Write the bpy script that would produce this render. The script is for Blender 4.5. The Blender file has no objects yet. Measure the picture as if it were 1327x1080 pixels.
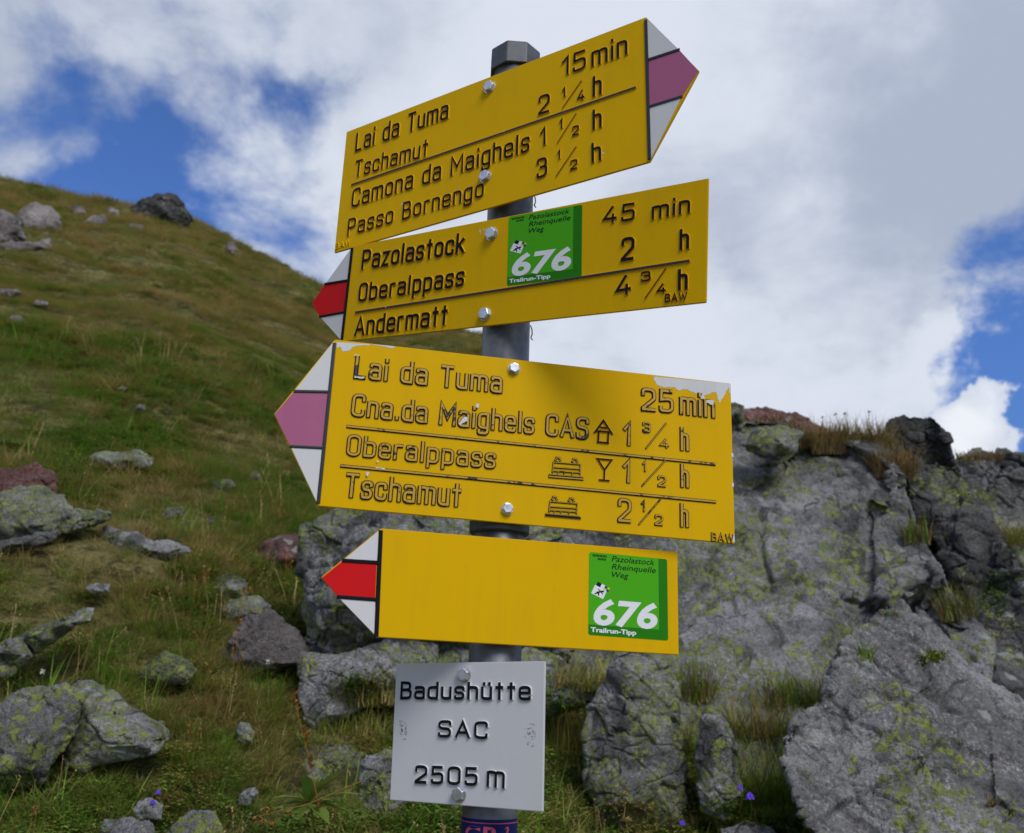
import bpy, math, random
import numpy as np
from mathutils import Vector, Matrix, geometry
from mathutils.bvhtree import BVHTree

sc = bpy.context.scene
COL = sc.collection
rng = np.random.default_rng(7)
random.seed(7)

# ------------------------------------------------------------------ camera
F, CX, CY = 1200.0, 663.5, 540.0            # focal length and centre in photo pixels (1327 wide)
PITCH, ROLL, EYE = 0.30303, 0.03281, 1.5
def cam_axes(pitch, roll):
    fw = np.array([0, math.cos(pitch), math.sin(pitch)]); r0 = np.array([1.0, 0, 0]); u0 = np.cross(r0, fw)
    c, s = math.cos(roll), math.sin(roll)
    return np.stack([c*r0+s*u0, -s*r0+c*u0, -fw], 1)
CR = cam_axes(PITCH, ROLL)
CO = np.array([0, 0, EYE])
cam = bpy.data.cameras.new('camera'); co = bpy.data.objects.new('camera', cam); COL.objects.link(co)
co.matrix_world = Matrix([list(CR[i])+[CO[i]] for i in range(3)]+[[0, 0, 0, 1]])
cam.sensor_width = 36; cam.lens = 36*F/1327; cam.clip_start = .02; cam.clip_end = 6000
cam.dof.use_dof = True; cam.dof.focus_distance = 1.2; cam.dof.aperture_fstop = 8.5
sc.camera = co

# ------------------------------------------------------------------ light
SUN_EL, SUN_AZ = math.radians(47), math.radians(151)      # azimuth clockwise from the viewing direction (+Y)
sun = bpy.data.lights.new('sun', 'SUN'); sun.energy = 2.4; sun.angle = math.radians(27); sun.color = (1, .95, .88)
so = bpy.data.objects.new('sun', sun); COL.objects.link(so)
sd = Vector((math.sin(SUN_AZ)*math.cos(SUN_EL), math.cos(SUN_AZ)*math.cos(SUN_EL), math.sin(SUN_EL)))
so.rotation_euler = sd.to_track_quat('Z', 'Y').to_euler(); so.location = (0, 0, 30)
sc.view_settings.view_transform = 'Standard'; sc.view_settings.look = 'None'
sc.view_settings.exposure = 0; sc.view_settings.gamma = 1; sc.view_settings.use_curve_mapping = False
SKY_STRENGTH = 0.10

def ray(px, py):
    d = CR @ np.array([(px-CX)/F, -(py-CY)/F, -1.0]); return d
def W(px, py, depth): return CO + ray(px, py)*depth

class NT:
    """small node-tree helper"""
    def __init__(s, tree): s.t = tree; s.n = tree.nodes; s.l = tree.links
    def add(s, typ, props=None, **ins):
        n = s.n.new(typ)
        for k, v in (props or {}).items(): setattr(n, k, v)
        for k, v in ins.items():
            k2 = int(k[1:]) if k[0] == '_' else k.replace('_', ' ')
            if isinstance(v, bpy.types.NodeSocket): s.l.new(v, n.inputs[k2])
            else: n.inputs[k2].default_value = v
        return n
    def math(s, op, a, b=0.0, c=None, clamp=False):
        n = s.n.new('ShaderNodeMath'); n.operation = op; n.use_clamp = clamp
        for i, v in enumerate((a, b) if c is None else (a, b, c)):
            if isinstance(v, bpy.types.NodeSocket): s.l.new(v, n.inputs[i])
            else: n.inputs[i].default_value = v
        return n.outputs[0]
    def noise(s, vec, scale, detail=5, rough=.55, dist=0.0, lac=2.0):
        return s.add('ShaderNodeTexNoise', Vector=vec, Scale=scale, Detail=detail, Roughness=rough, Distortion=dist, Lacunarity=lac).outputs[0]
    def step(s, v, a, b, lo=0.0, hi=1.0):
        n = s.add('ShaderNodeMapRange', {'interpolation_type': 'SMOOTHSTEP'}, _0=v, _1=a, _2=b, _3=lo, _4=hi); return n.outputs[0]
    def mix(s, f, a, b, mode='MIX'):
        n = s.n.new('ShaderNodeMix'); n.data_type = 'RGBA'; n.blend_type = mode
        for i, v in ((0, f), (6, a), (7, b)):
            if isinstance(v, bpy.types.NodeSocket): s.l.new(v, n.inputs[i])
            else: n.inputs[i].default_value = (v if i == 0 else tuple(v)[:3]+(1,))
        return n.outputs[2]

# ------------------------------------------------------------------ sky with clouds
world = bpy.data.worlds.new('World'); sc.world = world; world.use_nodes = True
wt = NT(world.node_tree); wt.n.clear()
sky = wt.add('ShaderNodeTexSky', {'sky_type': 'NISHITA', 'sun_disc': False, 'sun_elevation': SUN_EL, 'sun_rotation': SUN_AZ,
                                  'altitude': 2500, 'air_density': 1.0, 'dust_density': .4, 'ozone_density': 2.2})
tc = wt.add('ShaderNodeTexCoord').outputs['Generated']
sep = wt.add('ShaderNodeSeparateXYZ', Vector=tc)
zz = wt.math('ADD', wt.math('MAXIMUM', sep.outputs[2], 0.0), .35)
flat = wt.add('ShaderNodeCombineXYZ', X=wt.math('DIVIDE', sep.outputs[0], zz), Y=wt.math('DIVIDE', sep.outputs[1], zz), Z=.37).outputs[0]
n_big = wt.noise(flat, 2.1, 9, .56, .25)
n_fine = wt.noise(flat, 5.5, 8, .60, .2)
cov = wt.math('ADD', wt.math('MULTIPLY', n_big, .80), wt.math('MULTIPLY', n_fine, .85))       # about .60 +- .12
wn = wt.add('ShaderNodeTexNoise', Vector=tc, Scale=5.0, Detail=6.0, Roughness=.6).outputs[1]
wn = wt.add('ShaderNodeVectorMath', {'operation': 'SUBTRACT'}, _0=wn, _1=(.5, .5, .5)).outputs[0]
tcw = wt.add('ShaderNodeVectorMath', {'operation': 'ADD'}, _0=tc, _1=wt.add('ShaderNodeVectorMath', {'operation': 'SCALE'}, _0=wn, Scale=.24).outputs[0]).outputs[0]
tcw = wt.add('ShaderNodeVectorMath', {'operation': 'NORMALIZE'}, _0=tcw).outputs[0]
def blob(px, py, rad, amt):
    """cloud bank (amt>0) or gap (amt<0) towards one direction of the sky"""
    d = ray(px, py); d = d/np.linalg.norm(d)
    dot = wt.add('ShaderNodeVectorMath', {'operation': 'DOT_PRODUCT'}, _0=tcw, _1=tuple(d)).outputs['Value']
    c = math.cos(math.atan(rad/F))
    return wt.step(dot, 1-(1-c)*2.1, 1-(1-c)*.05, 0, amt)
def total(base, lst):
    for b in lst: base = wt.math('ADD', base, blob(*b))
    return base
cov = total(cov, [(245, 180, 155, -.185), (100, 245, 130, -.15), (330, 225, 100, -.10), (200, 285, 120, -.12), (390, 290, 90, .16), (300, 250, 60, .10), (150, 140, 45, .10), (90, 190, 40, .09), (280, 150, 35, .09), (430, 170, 60, -.08), (215, 240, 28, .06),
                  (470, 90, 40, -.08), (440, 400, 90, -.14), (0, 170, 100, .14), (140, 20, 200, .15), (600, 150, 170, .16), (620, 30, 30, -.07),
                  (1345, 440, 125, -.34), (1360, 560, 125, -.3), (1420, 500, 200, -.2), (1000, 150, 420, .3), (950, 430, 260, .25), (1130, 470, 110, .2),
                  (1150, 430, 60, .15), (1280, 200, 170, .15)])
cl = wt.step(cov, .62, .97)
# the crisp cumulus low on the right
wob = wt.math('MULTIPLY', wt.math('SUBTRACT', wt.noise(tc, 22, 6, .6), .5), .0026)
cum = None
for (x, y, r) in [(1250, 560, 52), (1268, 528, 33), (1224, 530, 30), (1240, 600, 60), (1290, 575, 30), (1215, 570, 30), (1296, 530, 10)]:
    d = ray(x, y); d = d/np.linalg.norm(d)
    dot = wt.add('ShaderNodeVectorMath', {'operation': 'DOT_PRODUCT'}, _0=tc, _1=tuple(d)).outputs['Value']
    c = math.cos(math.atan(r/F*.93))
    v = wt.math('SUBTRACT', wt.math('ADD', dot, wob), c)
    cum = v if cum is None else wt.math('MAXIMUM', cum, v)
cumf = wt.step(cum, -.00008, .00016)
shade = total(wt.math('ADD', wt.math('MULTIPLY', n_fine, 1.0), wt.math('MULTIPLY', wt.noise(flat, 1.3, 5, .5), .55)),
              [(860, 40, 260, .3), (1080, 480, 190, .30), (780, 480, 170, .3), (1050, 260, 260, -.16), (1260, 130, 260, -.2), (60, 90, 200, -.06),
               (400, 240, 120, .1), (570, 220, 120, .08), (1220, 470, 50, .2), (920, 300, 200, -.06)])
ccol = wt.mix(wt.step(shade, .52, 1.12), (.41, .47, .60), (.71, .76, .86))
ccol = wt.mix(cumf, ccol, wt.mix(wt.step(cum, -.0002, .0012), (.62, .68, .80), (.86, .89, .95)))
clf = wt.math('MAXIMUM', cl, cumf)
skyb = wt.add('ShaderNodeVectorMath', {'operation': 'MULTIPLY'}, _0=sky.outputs[0], _1=(.86*SKY_STRENGTH*10, 1.20*SKY_STRENGTH*10, 1.76*SKY_STRENGTH*10)).outputs[0]
hz = wt.step(sep.outputs[2], .0, .42)
skyb = wt.mix(hz, wt.add('ShaderNodeVectorMath', {'operation': 'MULTIPLY'}, _0=skyb, _1=(.55, .50, .48)).outputs[0], skyb)
clf = wt.math('MULTIPLY', clf, wt.step(sep.outputs[2], -.01, .06))
cscaled = wt.add('ShaderNodeVectorMath', {'operation': 'SCALE'}, _0=ccol, Scale=1/SKY_STRENGTH).outputs[0]
final = wt.mix(clf, skyb, cscaled)
bg = wt.add('ShaderNodeBackground', Color=final, Strength=SKY_STRENGTH)
wo = wt.n.new('ShaderNodeOutputWorld'); wt.l.new(bg.outputs[0], wo.inputs[0])

# ------------------------------------------------------------------ numpy noise
def _h(ix, iy, iz, s):
    n = (ix.astype(np.int64)*374761393 + iy.astype(np.int64)*668265263 + iz.astype(np.int64)*2147483647 + s*974634777) & 0xffffffff
    n = ((n ^ (n >> 13))*1274126177) & 0xffffffff
    n = ((n ^ (n >> 16))*2246822519) & 0xffffffff
    return ((n ^ (n >> 15)) & 0xffffff)/float(0xffffff)
def vnoise(P, s=0):
    i = np.floor(P).astype(np.int64); f = P-i; f = f*f*(3-2*f); out = 0
    for dx in (0, 1):
        for dy in (0, 1):
            for dz in (0, 1):
                w = (f[:, 0] if dx else 1-f[:, 0])*(f[:, 1] if dy else 1-f[:, 1])*(f[:, 2] if dz else 1-f[:, 2])
                out = out + w*_h(i[:, 0]+dx, i[:, 1]+dy, i[:, 2]+dz, s)
    return out
def fbm(P, octs=4, s=0, gain=.5):
    a, t, o = 1.0, 0.0, 0
    for k in range(octs): o = o + a*(vnoise(P*2.03**k+k*17.3, s+k)-.5); t += a; a *= gain
    return o/t*2      # about -1..1
def worley(P, s=0):
    """nearest-cell facet tilt and edge distance"""
    i = np.floor(P).astype(np.int64); n = len(P)
    d1 = np.full(n, 9.0); d2 = np.full(n, 9.0); fac = np.zeros(n)
    for dx in (-1, 0, 1):
        for dy in (-1, 0, 1):
            for dz in (-1, 0, 1):
                cx, cy, cz = i[:, 0]+dx, i[:, 1]+dy, i[:, 2]+dz
                off = P-np.stack([cx+_h(cx, cy, cz, s+11), cy+_h(cx, cy, cz, s+12), cz+_h(cx, cy, cz, s+13)], 1)
                d = np.linalg.norm(off, axis=1)
                g = np.stack([_h(cx, cy, cz, s+14), _h(cx, cy, cz, s+15), _h(cx, cy, cz, s+16)], 1)-.5
                fv = (g*off).sum(1)*1.6+(_h(cx, cy, cz, s+17)-.5)*.7
                m = d < d1
                d2 = np.where(m, d1, np.minimum(d2, d)); fac = np.where(m, fv, fac); d1 = np.where(m, d, d1)
    return fac, d2-d1

# ------------------------------------------------------------------ mesh helpers
def mesh_data(name, V, Fc, mats=(), mi=None, smooth=False):
    me = bpy.data.meshes.new(name)
    me.from_pydata([tuple(map(float, v)) for v in V] if len(V) < 3000 else np.asarray(V, float).tolist(), [], Fc if isinstance(Fc, list) else Fc.tolist())
    for m in mats: me.materials.append(m)
    if mi is not None: me.polygons.foreach_set('material_index', np.asarray(mi, np.int32))
    if smooth: me.polygons.foreach_set('use_smooth', np.ones(len(me.polygons), bool))
    me.update(); return me
def link(name, me, parent=None, label=None, cat=None, group=None, kind=None, loc=None):
    o = bpy.data.objects.new(name, me); COL.objects.link(o)
    if parent is not None: o.parent = parent
    if loc is not None: o.location = loc
    if label: o['label'] = label
    if cat: o['category'] = cat
    if group: o['group'] = group
    if kind: o['kind'] = kind
    return o

# ------------------------------------------------------------------ materials
def new_mat(name):
    m = bpy.data.materials.new(name); m.use_nodes = True; t = NT(m.node_tree); t.n.clear()
    out = t.n.new('ShaderNodeOutputMaterial'); return m, t, out
def bump(t, h, dist, strength=1.0, normal=None):
    n = t.add('ShaderNodeBump', Height=h, Distance=dist, Strength=strength)
    if normal is not None: t.l.new(normal, n.inputs['Normal'])
    return n.outputs[0]
def principled(t, out, col, rough=.5, nrm=None, metal=0.0, spec=.5):
    p = t.n.new('ShaderNodeBsdfPrincipled')
    for k, v in (('Base Color', col), ('Roughness', rough), ('Metallic', metal), ('Specular IOR Level', spec)):
        if isinstance(v, bpy.types.NodeSocket): t.l.new(v, p.inputs[k])
        else: p.inputs[k].default_value = tuple(v)[:3]+(1,) if k == 'Base Color' else v
    if nrm is not None: t.l.new(nrm, p.inputs['Normal'])
    t.l.new(p.outputs[0], out.inputs[0]); return p
def paint(name, col, rough=.38, dirt=.18, bumpy=.00012, scale=1.0, spec=.05):
    m, t, out = new_mat(name)
    c = t.add('ShaderNodeTexCoord').outputs['Object']
    n1 = t.noise(c, 9*scale, 5, .6); n2 = t.noise(c, 70*scale, 5, .65)
    streak = t.noise(t.add('ShaderNodeMapping', Vector=c, Scale=(60, 60, 5)).outputs[0], 1, 4, .6)
    d = t.math('MULTIPLY', t.step(t.math('ADD', t.math('MULTIPLY', n1, .6), t.math('MULTIPLY', streak, .5)), .45, .8), dirt)
    dark = tuple(x*.62+.015 for x in col)
    cc = t.mix(d, col, dark)
    spk = t.step(n2, .66, .74)
    cc = t.mix(t.math('MULTIPLY', spk, dirt*.8), cc, tuple(x*.5+.02 for x in col))
    r = t.math('ADD', rough, t.math('MULTIPLY', t.math('SUBTRACT', n1, .5), .25))
    principled(t, out, cc, r, bump(t, t.math('ADD', n2, t.math('MULTIPLY', n1, 3)), bumpy), spec=spec)
    return m
YEL = paint('yellow_enamel', (.69, .405, .001), .40, .20)
YELD = YEL
BLK = paint('black_paint', (.012, .012, .015), .34, .3)
WHT = paint('white_enamel', (.62, .62, .635), .40, .07)
WHP = paint('white_primer', (.62, .64, .68), .6, .3)
RED = paint('red_enamel', (.60, .012, .014), .34, .25)
VIO = paint('violet_enamel', (.40, .125, .235), .45, .3)
GRN = paint('green_foil', (.07, .39, .012), .32, .06)
GRD = paint('dark_green_foil', (.022, .19, .008), .32, .06)
PWH = paint('white_print', (.76, .77, .80), .35, .05)
BLU = paint('blue_print', (.015, .04, .3), .35, .05)
YPR = paint('yellow_print', (.7, .55, .02), .35, .05)
def worn_mat():
    m, t, out = new_mat('worn_black_paint')
    c = t.add('ShaderNodeTexCoord').outputs['Object']
    n1 = t.noise(c, 26, 5, .7); n2 = t.noise(c, 160, 4, .7)
    v = t.math('ADD', t.math('MULTIPLY', n1, .7), t.math('MULTIPLY', n2, .4))
    cc = t.mix(t.step(v, .60, .65), (.50, .29, .006), (.014, .013, .013))
    principled(t, out, cc, .4, bump(t, n2, .0003)); return m
WORN = worn_mat()
def scuff_mat():
    m, t, out = new_mat('scuffed_black_paint')
    c = t.add('ShaderNodeTexCoord').outputs['Object']
    v = t.math('ADD', t.math('MULTIPLY', t.noise(c, 40, 5, .7), .6), t.math('MULTIPLY', t.noise(c, 260, 3, .7), .5))
    cc = t.mix(t.step(v, .67, .72), (.012, .012, .014), (.45, .44, .40))
    principled(t, out, cc, .4); return m
SCUF = scuff_mat()
def steel_mat(name, base, rough, metal):
    m, t, out = new_mat(name)
    c = t.add('ShaderNodeTexCoord').outputs['Object']
    v = t.add('ShaderNodeTexVoronoi', Vector=c, Scale=95.0, Randomness=1.0)
    n = t.noise(c, 30, 6, .65); sp = t.math('ADD', t.math('MULTIPLY', v.outputs[0], .25), n)
    cc = t.mix(t.step(sp, .42, .80), tuple(x*.75 for x in base), tuple(min(1, x*1.2) for x in base))
    st = t.noise(t.add('ShaderNodeMapping', Vector=c, Scale=(90, 90, 3)).outputs[0], 1, 4, .6)
    cc = t.mix(t.math('MULTIPLY', t.step(st, .5, .8), .3), cc, tuple(x*.5 for x in base))
    principled(t, out, cc, t.math('ADD', rough, t.math('MULTIPLY', n, .25)), bump(t, n, .0004), metal=metal); return m
GALV = steel_mat('galvanised_steel', (.135, .142, .152), .32, .5)
BOLT = steel_mat('zinc_bolt', (.62, .62, .64), .22, .9)
CAPM = steel_mat('grey_plastic_cap', (.070, .078, .092), .38, .0)

def rock_mat(name, base, lichen=.5, dark=.5, tint=(.17, .135, .13), scale=1.0, wet=0.0):
    m, t, out = new_mat(name)
    g = t.add('ShaderNodeNewGeometry').outputs['Position']
    big = t.noise(g, 2.2*scale, 6, .6, .5); mid = t.noise(g, 11*scale, 7, .65, .3); fine = t.noise(g, 90*scale, 5, .7); grain = t.noise(g, 260*scale, 3, .8)
    cc = t.mix(t.step(big, .35, .68), tuple(x*.58 for x in base), tuple(x*1.4 for x in base))
    cc = t.mix(t.math('MULTIPLY', t.step(mid, .5, .72), .55), cc, tint)
    cc = t.mix(t.math('MULTIPLY', t.step(fine, .5, .68), .75), cc, tuple(min(1, x*2.0+.05) for x in base))
    cc = t.mix(t.math('MULTIPLY', t.step(fine, .47, .36), .8), cc, tuple(x*.30 for x in base))
    cc = t.mix(t.math('MULTIPLY', t.step(grain, .52, .64), .30), cc, (.42, .42, .42))
    cc = t.mix(t.math('MULTIPLY', t.step(grain, .46, .37), .50), cc, (.03, .03, .032))
    stn = t.noise(t.add('ShaderNodeMapping', Vector=g, Rotation=(.5, .6, .3), Scale=(1.2, 4.5, 2.0)).outputs[0], 1.1*scale, 6, .65, .8)
    cc = t.mix(t.math('MULTIPLY', t.step(stn, .50, .62), .55), cc, tuple(x*.42 for x in base))
    cc = t.mix(t.math('MULTIPLY', t.step(stn, .44, .34), .35), cc, tuple(min(1, x*1.7) for x in base))
    # black crustose lichen
    bl = t.math('MULTIPLY', t.step(t.math('ADD', t.math('MULTIPLY', t.noise(g, 5.2*scale, 5, .6, 1.0), .7), t.math('MULTIPLY', fine, .4)), .60-.06*dark, .66-.06*dark), .75)
    cc = t.mix(bl, cc, (.035, .036, .036))
    # pale grey lichen rosettes
    pv = t.add('ShaderNodeTexVoronoi', Vector=t.add('ShaderNodeVectorMath', {'operation': 'ADD'}, _0=g, _1=t.add('ShaderNodeVectorMath', {'operation': 'SCALE'}, _0=t.add('ShaderNodeTexNoise', Vector=g, Scale=30*scale).outputs[1], Scale=.035).outputs[0]).outputs[0], Scale=13*scale)
    pal = t.math('MULTIPLY', t.step(pv.outputs[0], .30, .24), t.step(t.noise(g, 3.7*scale, 3, .5), .52, .60))
    cc = t.mix(t.math('MULTIPLY', pal, .7), cc, (.36, .37, .36))
    # yellow-green map lichen: clusters of irregular dots
    dist = t.add('ShaderNodeVectorMath', {'operation': 'SCALE'}, _0=t.add('ShaderNodeTexNoise', Vector=g, Scale=60*scale, Detail=5.0).outputs[1], Scale=.03).outputs[0]
    gp = t.add('ShaderNodeVectorMath', {'operation': 'ADD'}, _0=g, _1=dist).outputs[0]
    lv = t.add('ShaderNodeTexVoronoi', Vector=gp, Scale=38*scale).outputs[0]
    lv2 = t.add('ShaderNodeTexVoronoi', Vector=gp, Scale=95*scale).outputs[0]
    area = t.math('ADD', t.math('MULTIPLY', t.noise(g, 1.5*scale, 3, .6, .8), .65), t.math('MULTIPLY', t.noise(g, 5.5*scale, 4, .6, .8), .35))
    dens = t.step(t.math('ADD', t.math('MULTIPLY', area, .75), t.math('MULTIPLY', mid, .25)), .625-.26*lichen, .685-.26*lichen)
    rad = t.math('MULTIPLY', dens, .50)
    li = t.math('MAXIMUM', t.step(t.math('SUBTRACT', lv, rad), .0, -.10), t.math('MULTIPLY', t.step(t.math('SUBTRACT', lv2, t.math('MULTIPLY', dens, .42)), .0, -.1), .85))
    li = t.math('MULTIPLY', li, t.step(fine, .34, .46))
    lc = t.mix(t.step(mid, .4, .65), (.15, .19, .040), (.29, .33, .07))
    cc = t.mix(t.math('MULTIPLY', li, .88), cc, lc)
    h = t.math('ADD', t.math('MULTIPLY', mid, 1.0), t.math('MULTIPLY', fine, .22))
    h = t.math('ADD', h, t.math('MULTIPLY', li, .05))
    crk = t.add('ShaderNodeTexVoronoi', {'feature': 'DISTANCE_TO_EDGE'}, Vector=t.add('ShaderNodeVectorMath', {'operation': 'ADD'}, _0=g, _1=t.add('ShaderNodeVectorMath', {'operation': 'SCALE'}, _0=t.add('ShaderNodeTexNoise', Vector=g, Scale=6*scale, Detail=5.0).outputs[1], Scale=.35).outputs[0]).outputs[0], Scale=2.6*scale).outputs[0]
    ck = t.step(crk, .0, .018)
    cm_ = t.step(t.noise(g, 3.1*scale, 3, .5), .52, .60); ck = t.math('SUBTRACT', 1.0, t.math('MULTIPLY', t.math('SUBTRACT', 1.0, ck), cm_))
    cc = t.mix(t.math('SUBTRACT', .6, t.math('MULTIPLY', ck, .6)), cc, (.03, .03, .028))
    h = t.math('ADD', h, t.math('MULTIPLY', ck, .25))
    nb = bump(t, h, .045/scale, 1.0); nb = bump(t, grain, .003, .6, nb)
    principled(t, out, cc, .82, nb, spec=.25); return m
ROCK = rock_mat('lichened_gneiss', (.215, .215, .215), .70, .6)
ROCKL = rock_mat('heavily_lichened_gneiss', (.225, .226, .218), .76, .6, scale=1.5)
ROCKP = rock_mat('pale_granite', (.25, .248, .245), .52, .2)
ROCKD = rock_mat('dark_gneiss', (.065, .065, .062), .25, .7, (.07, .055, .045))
ROCKR = rock_mat('rusty_red_rock', (.18, .075, .060), .08, .3, (.085, .055, .055))
ROCKF = rock_mat('far_pinkish_rock', (.24, .21, .20), .3, .2, (.16, .14, .15), .45)

def ground_mat():
    m, t, out = new_mat('alpine_turf')
    g = t.add('ShaderNodeNewGeometry').outputs['Position']
    a = t.noise(g, .8, 6, .6, .5); b = t.noise(g, 3.5, 7, .65, .6); c = t.noise(g, 28, 6, .7); e = t.noise(g, 120, 4, .75)
    st = t.noise(t.add('ShaderNodeMapping', Vector=g, Scale=(1.4, 2.2, 6.5)).outputs[0], 1.5, 7, .65, .5)
    cc = t.mix(t.step(b, .36, .64), (.110, .115, .030), (.235, .215, .075))
    cc = t.mix(t.math('MULTIPLY', t.step(st, .44, .62), .8), cc, (.29, .24, .095))
    cc = t.mix(t.math('MULTIPLY', t.step(a, .5, .62), .5), cc, (.10, .13, .026))
    cc = t.mix(t.math('MULTIPLY', t.step(c, .5, .38), .7), cc, (.028, .024, .013))
    cc = t.mix(t.math('MULTIPLY', t.step(e, .54, .66), .5), cc, (.14, .115, .055))
    sp_ = t.noise(t.add('ShaderNodeMapping', Vector=g, Scale=(3.2, 5.0, 9.0)).outputs[0], 1.0, 5, .7)
    cc = t.mix(t.math('MULTIPLY', t.step(sp_, .50, .40), .75), cc, (.045, .045, .018))
    cc = t.mix(t.math('MULTIPLY', t.step(sp_, .57, .66), .45), cc, (.30, .25, .12))
    nb = bump(t, t.math('ADD', t.math('ADD', t.math('ADD', b, sp_), t.math('MULTIPLY', c, .3)), t.math('MULTIPLY', e, .07)), .12, 1.0)
    principled(t, out, cc, .9, nb, spec=.15); return m
TURF = ground_mat()

def leaf_mat(name, ramp, transl=.25, pscale=1.0, fresh=0.0, far=0.0):
    """ramp: colours from fresh to dry, picked by world-space patches, the blade and the tuft"""
    m, t, out = new_mat(name)
    g = t.add('ShaderNodeNewGeometry').outputs['Position']
    oi = t.add('ShaderNodeObjectInfo').outputs['Random']
    at = t.add('ShaderNodeAttribute', {'attribute_name': 'shade'}).outputs['Fac']
    a = t.noise(g, 1.1*pscale, 4, .6, .4); b = t.noise(g, 5*pscale, 3, .6)
    v = t.math('ADD', t.math('MULTIPLY', t.step(a, .3, .7), .55), t.math('MULTIPLY', t.step(b, .3, .7), .35))
    v = t.math('ADD', v, t.math('MULTIPLY', t.math('SUBTRACT', oi, .5), .42))
    v = t.math('ADD', v, t.math('MULTIPLY', t.math('SUBTRACT', at, .5), .60))
    if far: v = t.math('ADD', v, t.step(t.add('ShaderNodeSeparateXYZ', Vector=g).outputs[1], 3.5, 11.0, 0.0, far))
    r = t.n.new('ShaderNodeValToRGB'); t.l.new(v, r.inputs[0])
    t.l.new(t.math('SUBTRACT', v, fresh), r.inputs[0]); el = r.color_ramp.elements
    while len(el) < len(ramp): el.new(.5)
    for i, c in enumerate(ramp): el[i].position = .02+.96*i/(len(ramp)-1); el[i].color = tuple(c)+(1,)
    p = t.n.new('ShaderNodeBsdfPrincipled'); t.l.new(r.outputs[0], p.inputs['Base Color']); p.inputs['Roughness'].default_value = .6; p.inputs['Specular IOR Level'].default_value = .25
    tr = t.n.new('ShaderNodeBsdfTranslucent'); t.l.new(r.outputs[0], tr.inputs[0])
    ms = t.add('ShaderNodeMixShader', Fac=transl); t.l.new(p.outputs[0], ms.inputs[1]); t.l.new(tr.outputs[0], ms.inputs[2])
    t.l.new(ms.outputs[0], out.inputs[0]); return m
GRASS = leaf_mat('grass_blades', [(0.142, 0.293, 0.027), (0.159, 0.302, 0.031), (0.203, 0.330, 0.038), (0.244, 0.302, 0.049), (0.330, 0.302, 0.078), (0.491, 0.361, 0.123), (0.576, 0.446, 0.204)], fresh=.02, far=.20)
DRY = leaf_mat('dry_grass_blades', [(0.233, 0.209, 0.062), (0.350, 0.257, 0.100), (0.467, 0.338, 0.144), (0.270, 0.205, 0.080), (0.629, 0.467, 0.222)], .2)
RUST = leaf_mat('rust_brown_blades', [(0.118, 0.118, 0.037), (0.197, 0.118, 0.049), (0.256, 0.146, 0.065), (0.334, 0.216, 0.102)], .15)
LEAF = leaf_mat('small_shrub_leaves', [(0.081, 0.189, 0.028), (0.121, 0.239, 0.030), (0.200, 0.308, 0.041), (0.239, 0.229, 0.052), (0.323, 0.135, 0.045)], .2, 2.0)
BLEAF = leaf_mat('broad_green_leaves', [(0.095, 0.203, 0.024), (0.135, 0.243, 0.034), (0.203, 0.257, 0.047)], .3, 3.0)
SEED = leaf_mat('dried_seed_heads', [(0.297, 0.135, 0.027), (0.405, 0.216, 0.054), (0.270, 0.149, 0.054)], .2, 3.0)
VFLO = leaf_mat('violet_petals', [(0.135, 0.068, 0.608), (0.203, 0.095, 0.810)], .35, 3.0)
WFLO = leaf_mat('white_petals', [(0.810, 0.810, 0.783), (0.945, 0.945, 0.891)], .3, 3.0)
MOSS = leaf_mat('yellow_green_moss', [(0.176, 0.216, 0.027), (0.243, 0.284, 0.047), (0.135, 0.162, 0.027)], .1, 3.0)

# ------------------------------------------------------------------ terrain
def azt(px, py):
    d = ray(px, py); return math.degrees(math.atan2(d[0], d[1])), d[2]/math.hypot(d[0], d[1])
sil = [azt(x, y) for x, y in [(-200, 205), (0, 238), (60, 248), (120, 262), (180, 272), (240, 284), (270, 300), (300, 315), (350, 340), (400, 368),
                              (440, 388), (530, 415), (600, 434), (622, 441), (655, 462), (700, 530), (850, 640), (1000, 715), (1327, 800)]]
T_AZ = [-180, -120, -80, -55]+[s[0] for s in sil]+[50, 80, 120, 180]
T_TAN = [-.30, -.05, .30, .46]+[s[1] for s in sil]+[.02, -.12, -.25, -.30]
T_R = [60, 60, 45, 38]+[30, 28, 28, 27, 26, 25, 24, 23, 21, 19, 18, 15, 13, 12.5, 11, 9, 6.3, 5.6, 5.6]+[8, 20, 50, 60]
AZG = np.linspace(-180, 180, 721)
TANG = np.interp(AZG, T_AZ, T_TAN); RG = np.interp(AZG, T_AZ, T_R)
def smin(r, R, k):
    h = np.clip((R-r)/k*.5+.5, 0, 1); return r*h+R*(1-h)-k*h*(1-h)*.5*2*.5
SG = TANG+EYE/RG
rr = np.concatenate([np.linspace(.5, 20, 200), np.linspace(20, 90, 200)])
for _ in range(6):
    z = -EYE+SG[:, None]*smin(rr[None, :], RG[:, None], RG[:, None]*.25)
    SG = SG+(TANG-(z/rr[None, :]).max(1))
def bumps(X, Y, r):
    P = np.stack([X, Y, X*0+3.1], 1)
    near = fbm(P*[3.0, 4.5, 1], 4, 5)*.040+fbm(P*.9, 3, 9)*.07
    far = fbm(np.stack([X*.8, Y*2.6, X*0], 1), 5, 21, .6)*.30+fbm(np.stack([X*2.4, Y*3.6, X*0], 1), 3, 44)*.10
    k = np.clip((r-5)/8, 0, 1)
    return (near+far*k)*np.clip(r/1.5, 0, 1)
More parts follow.
